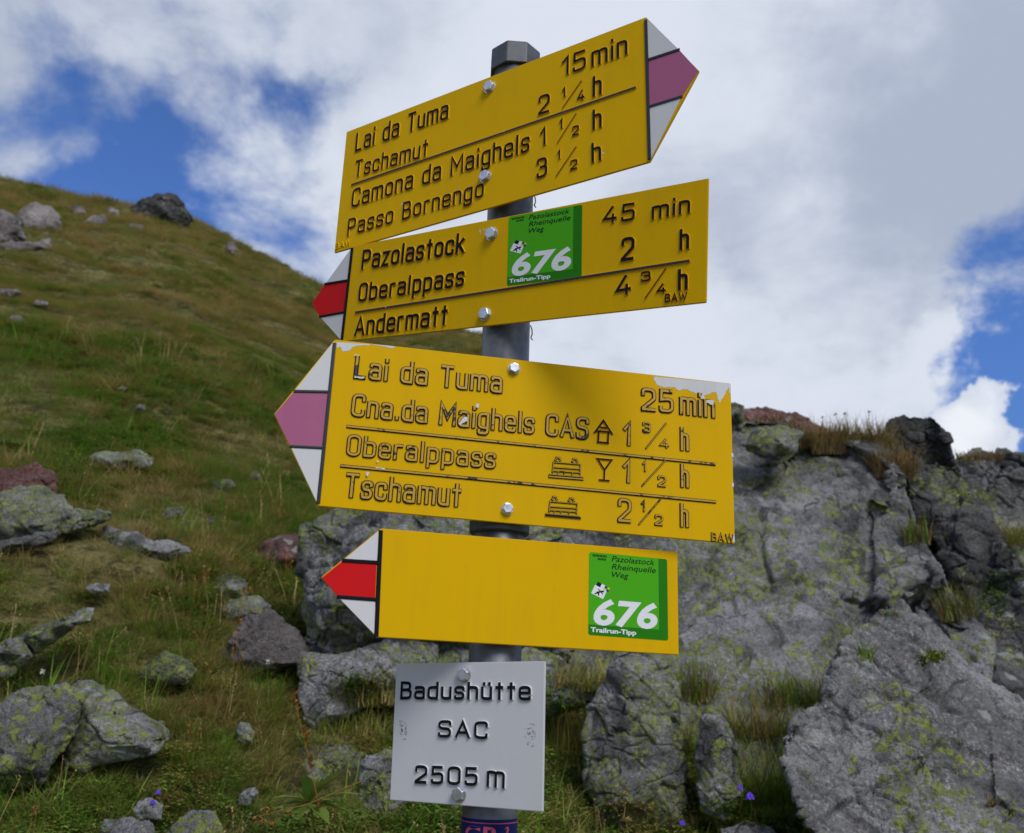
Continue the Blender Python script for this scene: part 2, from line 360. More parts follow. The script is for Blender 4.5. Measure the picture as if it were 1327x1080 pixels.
def terrain_z(X, Y, detail=True):
    X = np.atleast_1d(np.asarray(X, float)); Y = np.atleast_1d(np.asarray(Y, float))
    r = np.hypot(X, Y); az = np.degrees(np.arctan2(X, Y))
    S = np.interp(az, AZG, SG); R = np.interp(az, AZG, RG)
    z = S*smin(r, R, R*.25)
    z = z-np.maximum(r-R*1.3, 0)*.03*np.clip((400-r)/400, 0, 1)
    if detail: z = z+bumps(X, Y, r)
    return z
na = 520
azs = np.concatenate([np.linspace(-44, 44, na), np.linspace(44, 316, 180)[1:-1]])
rs = np.concatenate([[.05, .4, .8], np.geomspace(1.1, 45, 330), np.geomspace(48, 3000, 30)])
A, Rr = np.meshgrid(np.radians(azs), rs)
X = (np.sin(A)*Rr).ravel(); Y = (np.cos(A)*Rr).ravel(); Z = terrain_z(X, Y)
n_a, n_r = len(azs), len(rs)
ii, jj = np.meshgrid(np.arange(n_r-1), np.arange(n_a), indexing='ij')
j2 = (jj+1) % n_a
quads = np.stack([ii*n_a+jj, ii*n_a+j2, (ii+1)*n_a+j2, (ii+1)*n_a+jj], -1).reshape(-1, 4)[:, ::-1]
V = np.stack([X, Y, Z], 1)
V = np.concatenate([V, [[0, 0, 0]]]); 
tris = [[(j+1) % n_a, j, len(V)-1] for j in range(n_a)]
ground = link('ground', mesh_data('ground', V, quads.tolist()+tris, [TURF], smooth=True), kind='structure')

def hit(px, py):
    d = ray(px, py); t0 = 1.0
    for t in np.geomspace(1.0, 60, 500):
        p = CO+d*t
        if p[2] < terrain_z(p[0], p[1], False)[0]:
            lo, hi = t0, t
            for _ in range(12):
                mid = (lo+hi)/2; p = CO+d*mid
                if p[2] < terrain_z(p[0], p[1], False)[0]: hi = mid
                else: lo = mid
            return hi
        t0 = t
    return None

# ------------------------------------------------------------------ rocks
ALL_ROCK_BVH = []
STONE_MASK = []
def subdivide(V, T, target, maxv=90000):
    V = np.asarray(V, float); T = np.asarray(T, int)
    while True:
        E = np.concatenate([T[:, [0, 1]], T[:, [1, 2]], T[:, [2, 0]]])
        L = np.linalg.norm(V[E[:, 0]]-V[E[:, 1]], axis=1)
        if np.percentile(L, 75) < target or len(T)*4 > maxv*2: return V, T
        Es = np.sort(E, 1); key = Es[:, 0]*10000000+Es[:, 1]
        u, inv = np.unique(key, return_inverse=True)
        a, b = u//10000000, u % 10000000
        mid = len(V)+inv; V = np.concatenate([V, (V[a]+V[b])/2]); n = len(T)
        m01, m12, m20 = mid[:n], mid[n:2*n], mid[2*n:]
        T = np.concatenate([np.stack([T[:, 0], m01, m20], 1), np.stack([T[:, 1], m12, m01], 1), np.stack([T[:, 2], m20, m12], 1), np.stack([m01, m12, m20], 1)])
def laplace(V, T, it, w=.5):
    E = np.concatenate([T[:, [0, 1]], T[:, [1, 2]], T[:, [2, 0]]]); n = len(V)
    deg = np.bincount(E.ravel(), minlength=n).astype(float)
    for _ in range(it):
        S = np.stack([np.bincount(E[:, 0], V[E[:, 1], k], n)+np.bincount(E[:, 1], V[E[:, 0], k], n) for k in range(3)], 1)
        V = V*(1-w)+w*S/deg[:, None]
    return V
def normals(V, T):
    fn = np.cross(V[T[:, 1]]-V[T[:, 0]], V[T[:, 2]]-V[T[:, 0]]); n = len(V)
    N = np.stack([sum(np.bincount(T[:, c], fn[:, k], n) for c in range(3)) for k in range(3)], 1)
    return N/np.maximum(np.linalg.norm(N, axis=1), 1e-12)[:, None]
def finish_rock(V, T, size, target, seed, rough=1.0, relax=2, maxv=60000):
    V, T = subdivide(V, T, size/14, 6000); V = laplace(V, T, relax)
    V, T = subdivide(V, T, target, maxv); V = laplace(V, T, relax)
    N = normals(V, T); k = 1/size
    s = size*rough
    fac, edge = worley(V*k*2.6+fbm(V*k*3, 2, seed+50)[:, None]*.25, seed)
    d = fac*.050*s
    V = V+N*d[:, None]; V = laplace(V, T, 1)
    N = normals(V, T)
    fac2, e2 = worley(V*[9, 9, 12]+fbm(V*7, 3, seed+3)[:, None]*.5, seed+9)
    d = fbm(V*k*4.5, 4, seed+1)*.045*s+fac2*.016*min(1, s*2)-.012*np.clip(1-e2/.07, 0, 1)*min(1, s*2)+fbm(V*16, 4, seed+2, .6)*.016*min(1, s*2.2)
    d = d-np.clip(1-edge/.035, 0, 1)*.016*s
    # two sets of joints: steps and open cracks along roughly parallel planes
    for (nx, ny, nz, fq, am) in ((.55, .35, .76, 4.2, .024), (-.72, .5, .48, 2.3, .030)):
        L = (V*[nx, ny, nz]).sum(1)*k*fq+fbm(V*k*2.2, 3, seed+60)*.55+seed*.37
        i_ = np.floor(L); q = np.stack([i_, i_*0+seed, i_*0], 1).astype(np.int64); fr = L-i_
        msk = np.clip(fbm(V*k*1.5, 2, seed+71)*4+.6, 0, 1)
        d = d+((_h(q[:, 0], q[:, 1], q[:, 2], 5)-.5)*am*size*.85-np.clip(1-np.minimum(fr, 1-fr)/.03, 0, 1)*.020*size)*msk
    return V+N*d[:, None], T
def make_rock_obj(V, T, m, label, group=None, name='boulder', cat='rock'):
    o0 = np.array([V[:, 0].mean(), V[:, 1].mean(), V[:, 2].min()])
    ALL_ROCK_BVH.append(BVHTree.FromPolygons(V.tolist(), T.tolist()))
    return link(name, mesh_data(name, V-o0, T, [m], smooth=True), label=label, cat=cat, group=group, loc=o0)
def traced_rock(label, outline, m, depth=None, inner=(), lean=.55, thick=None, seed=1, rough=1.0, target=None, dome=.3, name='boulder', group=None, relax=1):
    """a rock whose outline (px, py[, depth]) stands at a distance; inner points (px, py, dd) bring faces forward (dd<0) or back"""
    gx_, gy_ = np.mean([p[0] for p in outline]), np.mean([p[1] for p in outline]); gr_ = 1.05 if max(p[0] for p in outline)-min(p[0] for p in outline) < 260 else 1.015
    outline = [(gx_+(p[0]-gx_)*gr_, gy_+(p[1]-gy_)*(gr_+.03))+tuple(p[2:]) for p in outline]
    yb = max(p[1] for p in outline); yt = min(p[1] for p in outline); xl = min(p[0] for p in outline); xr = max(p[0] for p in outline)
    xm = (xl+xr)/2
    if depth is None: depth = (hit(xm, yb-(yb-yt)*.12) or 4)*.975
    def dep(p): return p[2] if len(p) > 2 else depth+lean*(yb-p[1])/F*depth
    wsz = (xr-xl)/F*depth; hsz = (yb-yt)/F*depth; size = math.sqrt(wsz*hsz)
    if thick is None: thick = size*.8
    ob = [(p[0], p[1], dep(p)) for p in outline]
    STONE_MASK.append((np.array([q[:2] for q in outline]), depth, name))
    # densify outline
    out = []
    for i in range(len(ob)):
        a, b = np.array(ob[i]), np.array(ob[(i+1) % len(ob)]); out.append(a)
        if np.hypot(*(a-b)[:2]) > .28*math.sqrt((xr-xl)*(yb-yt)): out.append((a+b)/2)
    r_ = np.random.default_rng(seed)
    ins = [(x, y, depth+lean*(yb-y)/F*depth+dd) for (x, y, dd) in inner]
    pl2 = np.array([o[:2] for o in out])
    def inside(x, y):
        c_ = False
        for q in range(len(pl2)):
            (xa, ya), (xb, yb_) = pl2[q], pl2[q-1]
            if (ya > y) != (yb_ > y) and x < (xb-xa)*(y-ya)/(yb_-ya)+xa: c_ = not c_
        return c_
    def edged(x, y):
        a, b = pl2, np.roll(pl2, -1, 0); ab = b-a; t = np.clip((([x, y]-a)*ab).sum(1)/np.maximum((ab**2).sum(1), 1e-9), 0, 1)
        return np.hypot(*(a+ab*t[:, None]-[x, y]).T).min()
    if not ins:
        area = abs(sum(pl2[q][0]*pl2[q-1][1]-pl2[q-1][0]*pl2[q][1] for q in range(len(pl2))))/2
        sp = math.sqrt(area)/3.2; cand = []
        for gy in np.arange(yt, yb+sp, sp*.87):
            for gx in np.arange(xl-sp, xr+sp, sp):
                x, y = gx+r_.uniform(-.3, .3)*sp, gy+r_.uniform(-.3, .3)*sp
                if inside(x, y) and edged(x, y) > sp*.22: cand.append((x, y, edged(x, y)))
        mx = max([c_[2] for c_ in cand]+[1])
        for (x, y, e_) in cand:
            ins.append((x, y, depth+lean*(yb-y)/F*depth-dome*size*math.sqrt(e_/mx)*(.62+.55*r_.random())))
    pts = out+[np.array(p) for p in ins]; n = len(out)
    for _pass in range(3):
        v2, e2, f2, ov, oe, of = geometry.delaunay_2d_cdt([Vector((p[0], -p[1])) for p in pts], [], [list(range(n))[::-1]], 1, 1e-4)
        add = []
        for f_ in f2:
            k_ = [ov[a][0] for a in f_]
            if all(a < n for a in k_):      # no inner vertex: would be a flat double sheet
                m_ = np.mean([pts[a] for a in k_], 0); add.append(np.array([m_[0], m_[1], m_[2]-.07*size]))
        if not add: break
        pts = pts+add
    back = {}
    Vf = [W(v.x, -v.y, pts[ov[i][0]][2]) for i, v in enumerate(v2)]
    isb = [any(k < n for k in ov[i]) for i in range(len(v2))]
    V = list(Vf); T = [list(f) for f in f2]
    fwd = -CR[:, 2]
    for i, v in enumerate(v2):
        if isb[i]: back[i] = i
        else:
            dfront = pts[ov[i][0]][2]; q_ = min(1, edged(v.x, -v.y)/(.25*math.sqrt((xr-xl)*(yb-yt))))
            db = max(dfront, depth+lean*(yb+v.y)/F*depth)+thick*(.35+.65*q_)
            V.append(W(v.x+(xm-v.x)*.10, -v.y+((yt+yb)/2+v.y)*.10, db)); back[i] = len(V)-1
    T += [[back[a] for a in f][::-1] for f in f2]
    T = np.array(T); V = np.array(V)
    a = V[T[0][1]]-V[T[0][0]]; b = V[T[0][2]]-V[T[0][0]]
    if np.dot(np.cross(a, b), fwd) > 0: T = T[:, ::-1]
    V, T = finish_rock(V, T, size, target or max(.008, .004*depth, size/70), seed, rough, relax)
    return make_rock_obj(V, T, m, label, group, name)

# --- the outcrop on the right
traced_rock('huge grey lichened boulder rising behind the right ends of the signs',
    [(660, 700, 3.5), (700, 620, 3.8), (800, 570, 4.0), (900, 545, 4.2), (950, 533, 4.3), (1000, 540, 4.3), (1060, 556, 4.2), (1130, 575, 4.1), (1158, 616, 3.95), (1188, 672, 3.7),
     (1218, 742, 3.5), (1272, 830, 3.25), (1320, 940, 2.9), (1100, 1040, 2.60), (980, 1065, 2.50), (870, 1040, 2.54), (780, 920, 2.76), (700, 820, 3.2)],
    ROCK, depth=3.0, thick=1.3, seed=4, rough=1.0, target=.013, relax=1,
    inner=[(965, 575, .50), (1000, 590, .42), (1040, 585, .40), (1100, 620, .26), (1000, 640, .27), (900, 660, .22), (1060, 690, .07), (1140, 680, .18), (900, 780, -.08), (980, 750, -.03),
           (1080, 780, -.05), (1160, 760, .08), (950, 850, -.28), (1040, 870, -.30), (1120, 840, -.10), (800, 760, .03), (1190, 800, .18), (760, 680, .22)])
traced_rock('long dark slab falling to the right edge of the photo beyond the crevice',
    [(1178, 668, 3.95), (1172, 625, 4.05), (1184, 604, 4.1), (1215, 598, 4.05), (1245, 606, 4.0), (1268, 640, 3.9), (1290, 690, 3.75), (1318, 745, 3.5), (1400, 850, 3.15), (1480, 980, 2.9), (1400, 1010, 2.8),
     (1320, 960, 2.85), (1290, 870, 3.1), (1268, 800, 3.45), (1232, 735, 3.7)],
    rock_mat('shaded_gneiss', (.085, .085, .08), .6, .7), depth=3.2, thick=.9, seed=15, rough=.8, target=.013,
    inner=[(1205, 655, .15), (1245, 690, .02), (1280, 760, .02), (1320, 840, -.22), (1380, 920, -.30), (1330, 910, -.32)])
traced_rock('upright dark block standing on the crest beside the rust brown grass',
    [(1148, 600, 4.3), (1152, 548, 4.35), (1176, 541, 4.4), (1208, 545, 4.4), (1222, 560, 4.35), (1234, 590, 4.3), (1252, 640, 4.25), (1256, 720, 4.2), (1170, 720, 4.2), (1150, 650, 4.2)],
    ROCKD, depth=4.2, thick=.4, seed=22, rough=.7, inner=[(1205, 575, -.08), (1175, 590, -.10), (1215, 600, -.02), (1200, 670, .15)])
traced_rock('broad grey granite boulder filling the lower right corner',
    [(1012, 985, 2.12), (1012, 955, 2.17), (1034, 925, 2.22), (1066, 902, 2.27), (1082, 862, 2.37), (1104, 816, 2.52), (1142, 800, 2.62), (1192, 800, 2.67), (1215, 822, 2.65), (1250, 850, 2.57), (1300, 888, 2.52),
     (1370, 930, 2.47), (1460, 1010, 2.27), (1480, 1180, 1.87), (1250, 1240, 1.77), (1110, 1180, 1.82), (1060, 1090, 1.92), (1030, 1040, 2.02)],
    ROCKP, depth=1.97, thick=.9, seed=31, rough=.55, target=.010, relax=1,
    inner=[(1135, 850, .10), (1190, 850, .10), (1120, 920, .03), (1200, 920, .02), (1290, 940, .08), (1085, 985, -.02), (1180, 1010, -.08), (1260, 1030, -.06), (1350, 1040, .0), (1110, 1065, -.06), (1200, 1120, -.14), (1300, 1120, -.14)])
traced_rock('tall lichened rock right of the white plate, under the lowest yellow sign',
    [(752, 950), (762, 915), (785, 880), (800, 852), (835, 842), (862, 850), (876, 880), (882, 930), (890, 990), (885, 1060), (830, 1085), (785, 1060), (758, 1000)],
    ROCKL, depth=2.26, thick=.45, seed=141, rough=.8, target=.009)
traced_rock('small pointed grey rock between the dark grass tufts',
    [(900, 985), (905, 940), (922, 918), (942, 940), (957, 975), (960, 1030), (940, 1060), (908, 1045)], ROCK, depth=2.22, thick=.2, seed=43, rough=.9)
traced_rock('low rounded rock at the bottom edge near the violet bellflowers',
    [(925, 1100), (935, 1075), (965, 1066), (1000, 1072), (1020, 1095), (1000, 1130), (950, 1130)], ROCKP, depth=2.15, thick=.2, seed=44)
traced_rock('flat grey rock at the far right beneath the crest grass',
    [(1225, 640, 5.0), (1238, 600, 5.2), (1262, 588, 5.3), (1300, 588, 5.3), (1350, 592, 5.3), (1400, 620, 5.2), (1420, 860, 4.8), (1300, 870, 4.8), (1240, 760, 4.85)],
    ROCK, depth=5.0, thick=.8, seed=45, rough=.8)
traced_rock('pale grey rock at the right edge below the flat crest rock',
    [(1268, 650, 4.8), (1282, 625, 4.85), (1310, 612, 4.9), (1360, 612, 4.9), (1390, 660, 4.8), (1390, 840, 4.4), (1310, 850, 4.4), (1270, 740, 4.5)], ROCKP, depth=4.6, thick=.5, seed=46)
traced_rock('dark reddish rock low behind the dry crest grass',
    [(930, 560, 4.75), (945, 530, 4.8), (985, 528, 4.8), (1030, 538, 4.8), (1070, 556, 4.75), (1040, 580, 4.7), (960, 590, 4.7)], ROCKR, depth=4.6, thick=.5, seed=47)
traced_rock('narrow ledge of grey rock on top of the huge boulder',
    [(955, 575, 3.95), (975, 556, 4.0), (1010, 551, 4.0), (1040, 562, 3.95), (1030, 585, 3.85), (985, 592, 3.85)], ROCK, depth=3.85, thick=.25, seed=48)
traced_rock('added filler rock, dark to stand in for the shade deep inside the crevice', [(1165, 660, 4.05), (1200, 630, 4.1), (1270, 650, 4.1), (1320, 760, 4.0), (1340, 900, 3.8), (1240, 920, 3.6), (1200, 800, 3.8)],
    ROCKD, depth=3.9, thick=.4, seed=49, rough=.8, inner=[(1230, 720, .05), (1270, 800, .05)])  # added backing that closes the gap; its dark colour stands in for crevice shade
# --- rocks left of and behind the post
traced_rock('big upright lichened rock behind the red and white arrow tip',
    [(393, 730), (402, 690), (425, 668), (470, 645), (560, 632), (660, 640), (740, 680), (760, 760), (740, 850), (640, 880), (540, 860), (470, 850), (430, 852), (400, 846), (396, 790)],
    rock_mat('lichened_upright', (.235, .235, .235), .70, .35), depth=2.75, thick=.6, seed=51, rough=.8, target=.010, lean=.35, inner=[(440, 700, -.10), (430, 790, -.18), (500, 700, -.22), (500, 800, -.25), (600, 720, -.2), (600, 820, -.2), (690, 760, -.12)])
traced_rock('pale wedge shaped rock left of the white plate',
    [(394, 850), (430, 846), (480, 836), (525, 826), (560, 840), (555, 880), (500, 905), (440, 935), (405, 945), (388, 915), (391, 880)],
    ROCKP, depth=2.5, thick=.4, seed=53, rough=.7, target=.009)
traced_rock('rounded grey rock behind the top edge of the white plate',
    [(505, 860), (530, 832), (580, 824), (640, 830), (700, 845), (760, 870), (770, 910), (700, 930), (600, 920), (530, 900)], ROCK, depth=2.62, thick=.35, seed=54, target=.010)
traced_rock('rounded lichened rock behind the dried yellow stalk',
    [(352, 1010), (360, 985), (385, 972), (420, 967), (460, 972), (490, 985), (480, 1030), (440, 1045), (390, 1045), (360, 1035)], ROCKL, depth=2.3, thick=.3, seed=55, target=.008)
traced_rock('grey rock touching the lower left corner of the white plate',
    [(462, 1010), (475, 985), (500, 975), (530, 985), (545, 1030), (535, 1090), (490, 1100), (462, 1060)], ROCK, depth=2.15, thick=.3, seed=56, target=.008)
# --- stones lying on the slope, left
STONES = [
 ('large rounded grey boulder at the lower left edge of the photo', [(-30, 960), (0, 915), (30, 897), (75, 893), (100, 905), (95, 960), (60, 1010), (20, 1020), (-30, 1010)], ROCK, 61),
 ('wedge shaped lichened boulder with a sharp ridge, lower left', [(78, 950), (90, 905), (102, 884), (135, 890), (170, 912), (205, 935), (222, 950), (200, 975), (150, 985), (90, 1000)], ROCKL, 62),
 ('long pale lichened slab slanting at the left edge', [(-30, 850), (0, 835), (50, 810), (95, 793), (122, 790), (115, 808), (75, 830), (20, 868), (-30, 895)], ROCKL, 63),
 ('brownish pyramid shaped boulder beside the upright rock', [(282, 850), (300, 825), (325, 800), (348, 790), (375, 805), (398, 830), (402, 860), (340, 872), (290, 868)], rock_mat('brownish_granite', (.125, .11, .105), .12, .3), 64),
 ('flat lichened stone above the brownish pyramid boulder', [(282, 790), (300, 775), (335, 772), (350, 785), (345, 800), (300, 805)], ROCKL, 65),
 ('small brownish stone in the grass above the flat lichened stone', [(270, 762), (280, 747), (300, 743), (320, 755), (322, 772), (290, 776)], ROCK, 66),
 ('small mossy pointed stone in the grass left of the pyramid boulder', [(182, 872), (200, 852), (215, 844), (240, 855), (255, 868), (240, 888), (195, 890)], rock_mat('mossy_stone', (.09, .10, .05), 1.05, .2), 67),
 ('flat dark red stone left of the upright rock', [(332, 722), (338, 702), (365, 694), (400, 695), (420, 705), (400, 728), (360, 735)], ROCKR, 68),
 ('long flat pale stone in the middle of the left slope', [(128, 697), (140, 684), (180, 690), (200, 702), (244, 704), (247, 716), (200, 726), (150, 720)], ROCK, 69),
 ('stone with a green lichened top in the upper meadow', [(116, 592), (130, 584), (180, 583), (198, 594), (195, 606), (150, 610), (122, 604)], ROCKL, 70),
 ('purplish red rock at the left edge', [(-30, 640), (-10, 612), (45, 602), (72, 615), (70, 640), (40, 650), (-20, 655)], ROCKR, 71),
 ('broad slab with green lichened top at the left edge', [(-40, 680), (-20, 640), (40, 632), (85, 640), (95, 660), (140, 664), (140, 675), (80, 690), (10, 710), (-40, 700)], ROCKL, 72),
 ('layered flat stone at the left edge below the lichened slab', [(-40, 712), (0, 700), (40, 692), (72, 690), (70, 700), (30, 712), (-10, 722), (-40, 724)], rock_mat('layered_stone', (.13, .125, .115), .3, .3), 73),
 ('tiny pale stone showing through the meadow grass', [(208, 668), (215, 658), (238, 658), (240, 668), (220, 674)], ROCK, 74),
 ('small rough stone at the bottom beneath blue flowers', [(172, 1048), (180, 1038), (195, 1035), (212, 1043), (208, 1062), (180, 1064)], ROCKP, 75),
 ('low grey stone cut by the bottom edge, farther left', [(128, 1075), (135, 1062), (170, 1058), (200, 1066), (205, 1095), (140, 1100)], ROCKP, 76),
 ('knobbly brownish stone cut by the bottom edge', [(215, 1085), (232, 1060), (250, 1050), (280, 1052), (290, 1075), (280, 1110), (225, 1110)], ROCK, 77),
 ('small pale stone hidden in grass near the bottom', [(308, 1036), (315, 1026), (330, 1020), (336, 1028), (325, 1042), (310, 1044)], ROCKP, 78),
 ('little upright stone in the grass left of the rounded lichened rock', [(306, 950), (311, 936), (322, 938), (331, 949), (328, 962), (311, 964)], ROCKP, 79),
 ('small flat stone on the bare patch of the slope', [(255, 628), (270, 620), (300, 622), (305, 632), (270, 637)], ROCKL, 80),
 ('tiny grey stone in the turf left of the violet arrow tip', [(318, 618), (326, 611), (338, 613), (337, 621), (324, 623)], ROCKP, 81),
 ('small half buried stone above the slanting slab', [(110, 762), (125, 755), (143, 758), (140, 768), (118, 770)], ROCKP, 82),
]
for (lab, ol, m, sd_) in STONES:
    traced_rock(lab, ol, m, seed=sd_, name='stone' if max(p[0] for p in ol)-min(p[0] for p in ol) < 75 else 'boulder', lean=.75, dome=.35, thick=None)
FAR = [
 ('wide pinkish crag high on the hill at the left edge', [(-60, 300), (-30, 268), (0, 272), (28, 290), (30, 312), (0, 322), (-60, 320)], ROCKF, 91),
 ('blocky pinkish crag high on the hill with a dark cleft', [(22, 300), (26, 272), (45, 264), (66, 268), (80, 282), (80, 302), (50, 308)], ROCKF, 92),
 ('row of low pale rocks under the crags', [(-20, 325), (0, 314), (30, 313), (62, 311), (66, 322), (40, 330), (0, 332)], ROCKF, 93),
 ('small pale rock right of the crags', [(110, 288), (120, 278), (135, 280), (140, 290), (125, 296)], ROCKF, 94),
 ('pale rock close under the skyline left of the dark knob', [(136, 280), (140, 268), (152, 272), (157, 282), (145, 288)], ROCKF, 95),
 ('pale oblong rock below the dark knob', [(162, 300), (168, 291), (185, 292), (188, 300), (172, 305)], ROCKF, 96),
 ('leaning pale rock on the hill edge below the clouds', [(292, 322), (294, 313), (302, 314), (308, 324), (300, 330)], ROCKF, 97),
 ('flat pale rock at the left edge half way up the hill', [(-20, 384), (0, 374), (22, 376), (28, 381), (10, 386)], ROCKF, 98),
 ('small bright rock near the left edge of the hill', [(10, 418), (14, 409), (26, 410), (38, 417), (24, 421)], ROCKF, 99),
 ('faint low rock half way up the hill', [(40, 394), (48, 389), (62, 391), (62, 396), (48, 398)], ROCKF, 100),
 ('tiny pale rock in the hill grass beneath the clouds', [(150, 505), (158, 499), (166, 503), (160, 508)], ROCKF, 101),
 ('tiny flat rock on the lower hill', [(175, 530), (180, 524), (188, 525), (188, 532)], ROCKF, 102),
 ('low pale rock right under the skyline grass', [(90, 276), (95, 266), (108, 268), (112, 278), (100, 282)], ROCKF, 103),
 ('little rock between the crags and the pale row', [(50, 308), (55, 300), (64, 302), (66, 310)], ROCKF, 104),
]
for (lab, ol, m, sd_) in FAR:
    traced_rock(lab, ol, m, seed=sd_, name='hill_rock', lean=.8, dome=.4, rough=1.1)
knob = [(170, 270), (186, 258), (202, 250), (228, 252), (236, 263), (250, 286), (230, 296), (180, 292)]
traced_rock('dark craggy knob standing on the skyline of the hill', knob, ROCKD, depth=19.5, seed=110, name='hill_rock', dome=.35, rough=1.3, lean=.3, thick=1.0, target=.03)  # dark base colour stands in for the knob's backlit, shaded side

def rock_depth(px, py, default=None):
    d = Vector(ray(px, py)); best = None
    for b in ALL_ROCK_BVH:
        r = b.ray_cast(Vector(CO), d.normalized(), 200)
        if r[0] is not None and (best is None or r[3] < best): best = r[3]
    t = best/d.length if best is not None else None
    g = hit(px, py)
    if t is None: return g or default
    return min(t, g) if g else t

# ------------------------------------------------------------------ the signpost
X0, Y0, LX, LY = -0.01026, 1.08435, -0.00168, 0.00474
def pole_at(z):       # z in world
    zz_ = z-EYE; return np.array([X0+LX*zz_, Y0+LY*zz_, z])
def py_to_z(py):
    z = EYE
    for _ in range(30):
        q = (pole_at(z)-CO)@CR; q2 = (pole_at(z+1e-3)-CO)@CR
        y = CY-F*q[1]/-q[2]; y2 = CY-F*q2[1]/-q2[2]; z += (py-y)/((y2-y)/1e-3)
    return z
z_base = float(terrain_z(X0, Y0)[0])
pole = link('signpost_pole', None, label='round grey galvanised steel pole carrying all the signs', cat='pole', loc=(X0, Y0, z_base))
POLE_TOP = py_to_z(90)
def lathe(profile, seg=48, open_top=False):
    V, Fc = [], []
    for (r, z) in profile:
        for k in range(seg): a = 2*math.pi*k/seg; V.append((r*math.cos(a), r*math.sin(a), z))
    for i in range(len(profile)-1):
        for k in range(seg): Fc.append([i*seg+k, i*seg+(k+1) % seg, (i+1)*seg+(k+1) % seg, (i+1)*seg+k])
    Fc.append(list(range(seg))[::-1]); Fc.append([(len(profile)-1)*seg+k for k in range(seg)])
    return V, Fc
def lean_fix(V, zoff=0.0): return [(v[0]+LX*(v[2]+z_base-EYE)-0*0, v[1]+LY*(v[2]+z_base-EYE), v[2]) for v in V]
V, Fc = lathe([(.030, -.35), (.030, POLE_TOP-z_base)])
link('shaft', mesh_data('shaft', lean_fix(V), Fc, [GALV], smooth=True), pole)
def octo(r0, r1, z0, z1, z2, seg=8, rot=.39):
    V = []
    for (r, z) in ((.0305, z0), (r0, z0), (r0, z1), (r1, z2)):
        for k in range(seg): a = 2*math.pi*(k+.5)/seg+rot; V.append((r*math.cos(a), r*math.sin(a), z))
    Fc = []
    for i in range(3):
        for k in range(seg): Fc.append([i*seg+k, i*seg+(k+1) % seg, (i+1)*seg+(k+1) % seg, (i+1)*seg+k])
    Fc.append([3*seg+k for k in range(seg)]); return V, Fc
zt = POLE_TOP-z_base
def near_z(py, rad):
    z = EYE
    for _ in range(30):
        f_ = lambda z: (lambda q: CY-F*q[1]/-q[2])((pole_at(z)-[0, rad, 0]-CO)@CR)
        z += (py-f_(z))/((f_(z+1e-3)-f_(z))/1e-3)
    return z
V, Fc = octo(.0362, .0350, near_z(80, .033)-z_base, near_z(54.5, .033)-z_base, near_z(52.5, .033)-z_base, rot=.06)
capm = mesh_data('pole_cap', lean_fix(V), Fc, [CAPM])
cap = link('pole_cap', capm, pole, label='dark grey octagonal plastic cap on top of the pole')
bv = cap.modifiers.new('bevel', 'BEVEL'); bv.width = .0012; bv.segments = 2
# blue sticker band at the foot of the photo
def text_mesh(s, shear=0.0, bold=0.0):
    cu = bpy.data.curves.new('txt', 'FONT'); cu.body = s; cu.shear = shear; cu.offset = bold; cu.resolution_u = 4
    ob = bpy.data.objects.new('txt', cu); me = ob.to_mesh()
    V = np.array([v.co[:] for v in me.vertices]); Fc = [list(p.vertices) for p in me.polygons]
    ob.to_mesh_clear(); bpy.data.objects.remove(ob); bpy.data.curves.remove(cu)
    return V, Fc
zb1 = near_z(1062.5, .03)-z_base; zb0 = zb1-.09
def arc_band(z0, z1, a0, a1, r, n=30):
    V, Fc = [], []
    for k in range(n+1):
        a = a0+(a1-a0)*k/n; V += [(r*math.cos(a), r*math.sin(a), z0), (r*math.cos(a), r*math.sin(a), z1)]
        if k: Fc.append([2*k-2, 2*k, 2*k+1, 2*k-1])
    return V, Fc
NAVY = paint('navy_foil', (.012, .02, .10), .3, .1); PINK = paint('pink_red_print', (.55, .09, .15), .35, .1)
V, Fc = arc_band(zb0, zb1, -3.05, -.1, .0303)
band = link('band_sticker', mesh_data('band_sticker', lean_fix(V), Fc, [NAVY]), pole, label='navy blue sticker with red capital letters wrapped around the pole')
V, Fc = arc_band(zb1-.0042, zb1-.0033, -3.05, -.1, .0305)
link('sticker_line', mesh_data('sticker_line', lean_fix(V), Fc, [PINK]), band)
tv, tf = text_mesh('GRA', 0, .02)
tw = tv[:, 0].max(); th = tv[:, 1].max()
sx = .062/tw; hgt = .0165
def wrap(v):
    a = -math.pi/2-.98+ (v[0]*sx)/.0305
    return (.0305*math.cos(a), .0305*math.sin(a), zb1-.0068-hgt+v[1]/th*hgt)
link('sticker_letters', mesh_data('sticker_letters', lean_fix([wrap(v) for v in tv]), tf, [PINK]), band)

# ---- stroke lettering (engineering style, like cast road-sign letters)
G = {}
def R_(pts, r=.15, closed=False): return (pts, r, closed)
G['a'] = (.38, [R_([(.02, .62), (.02, .7), (.38, .7), (.38, 0, 0)]), R_([(.38, .41, 0), (0, .41), (0, 0), (.38, 0), (.38, .2, 0)], .14)])
G['b'] = (.38, [R_([(0, 1), (0, 0)]), R_([(0, .7, 0), (.38, .7), (.38, 0), (0, 0, 0)], .17)])
G['c'] = (.36, [R_([(.36, .5), (.36, .7), (0, .7), (0, 0), (.36, 0), (.36, .2)], .17)])
G['d'] = (.38, [R_([(.38, 1), (.38, 0)]), R_([(.38, .7, 0), (0, .7), (0, 0), (.38, 0, 0)], .17)])
G['e'] = (.38, [R_([(0, .36, 0), (.38, .36, 0), (.38, .7), (0, .7), (0, 0), (.38, 0), (.38, .10)], .16)])
G['g'] = (.38, [R_([(.38, .7, 0), (0, .7), (0, 0), (.38, 0, 0)], .17), R_([(.38, .7, 0), (.38, -.28), (.0, -.28), (.0, -.14)], .14)])
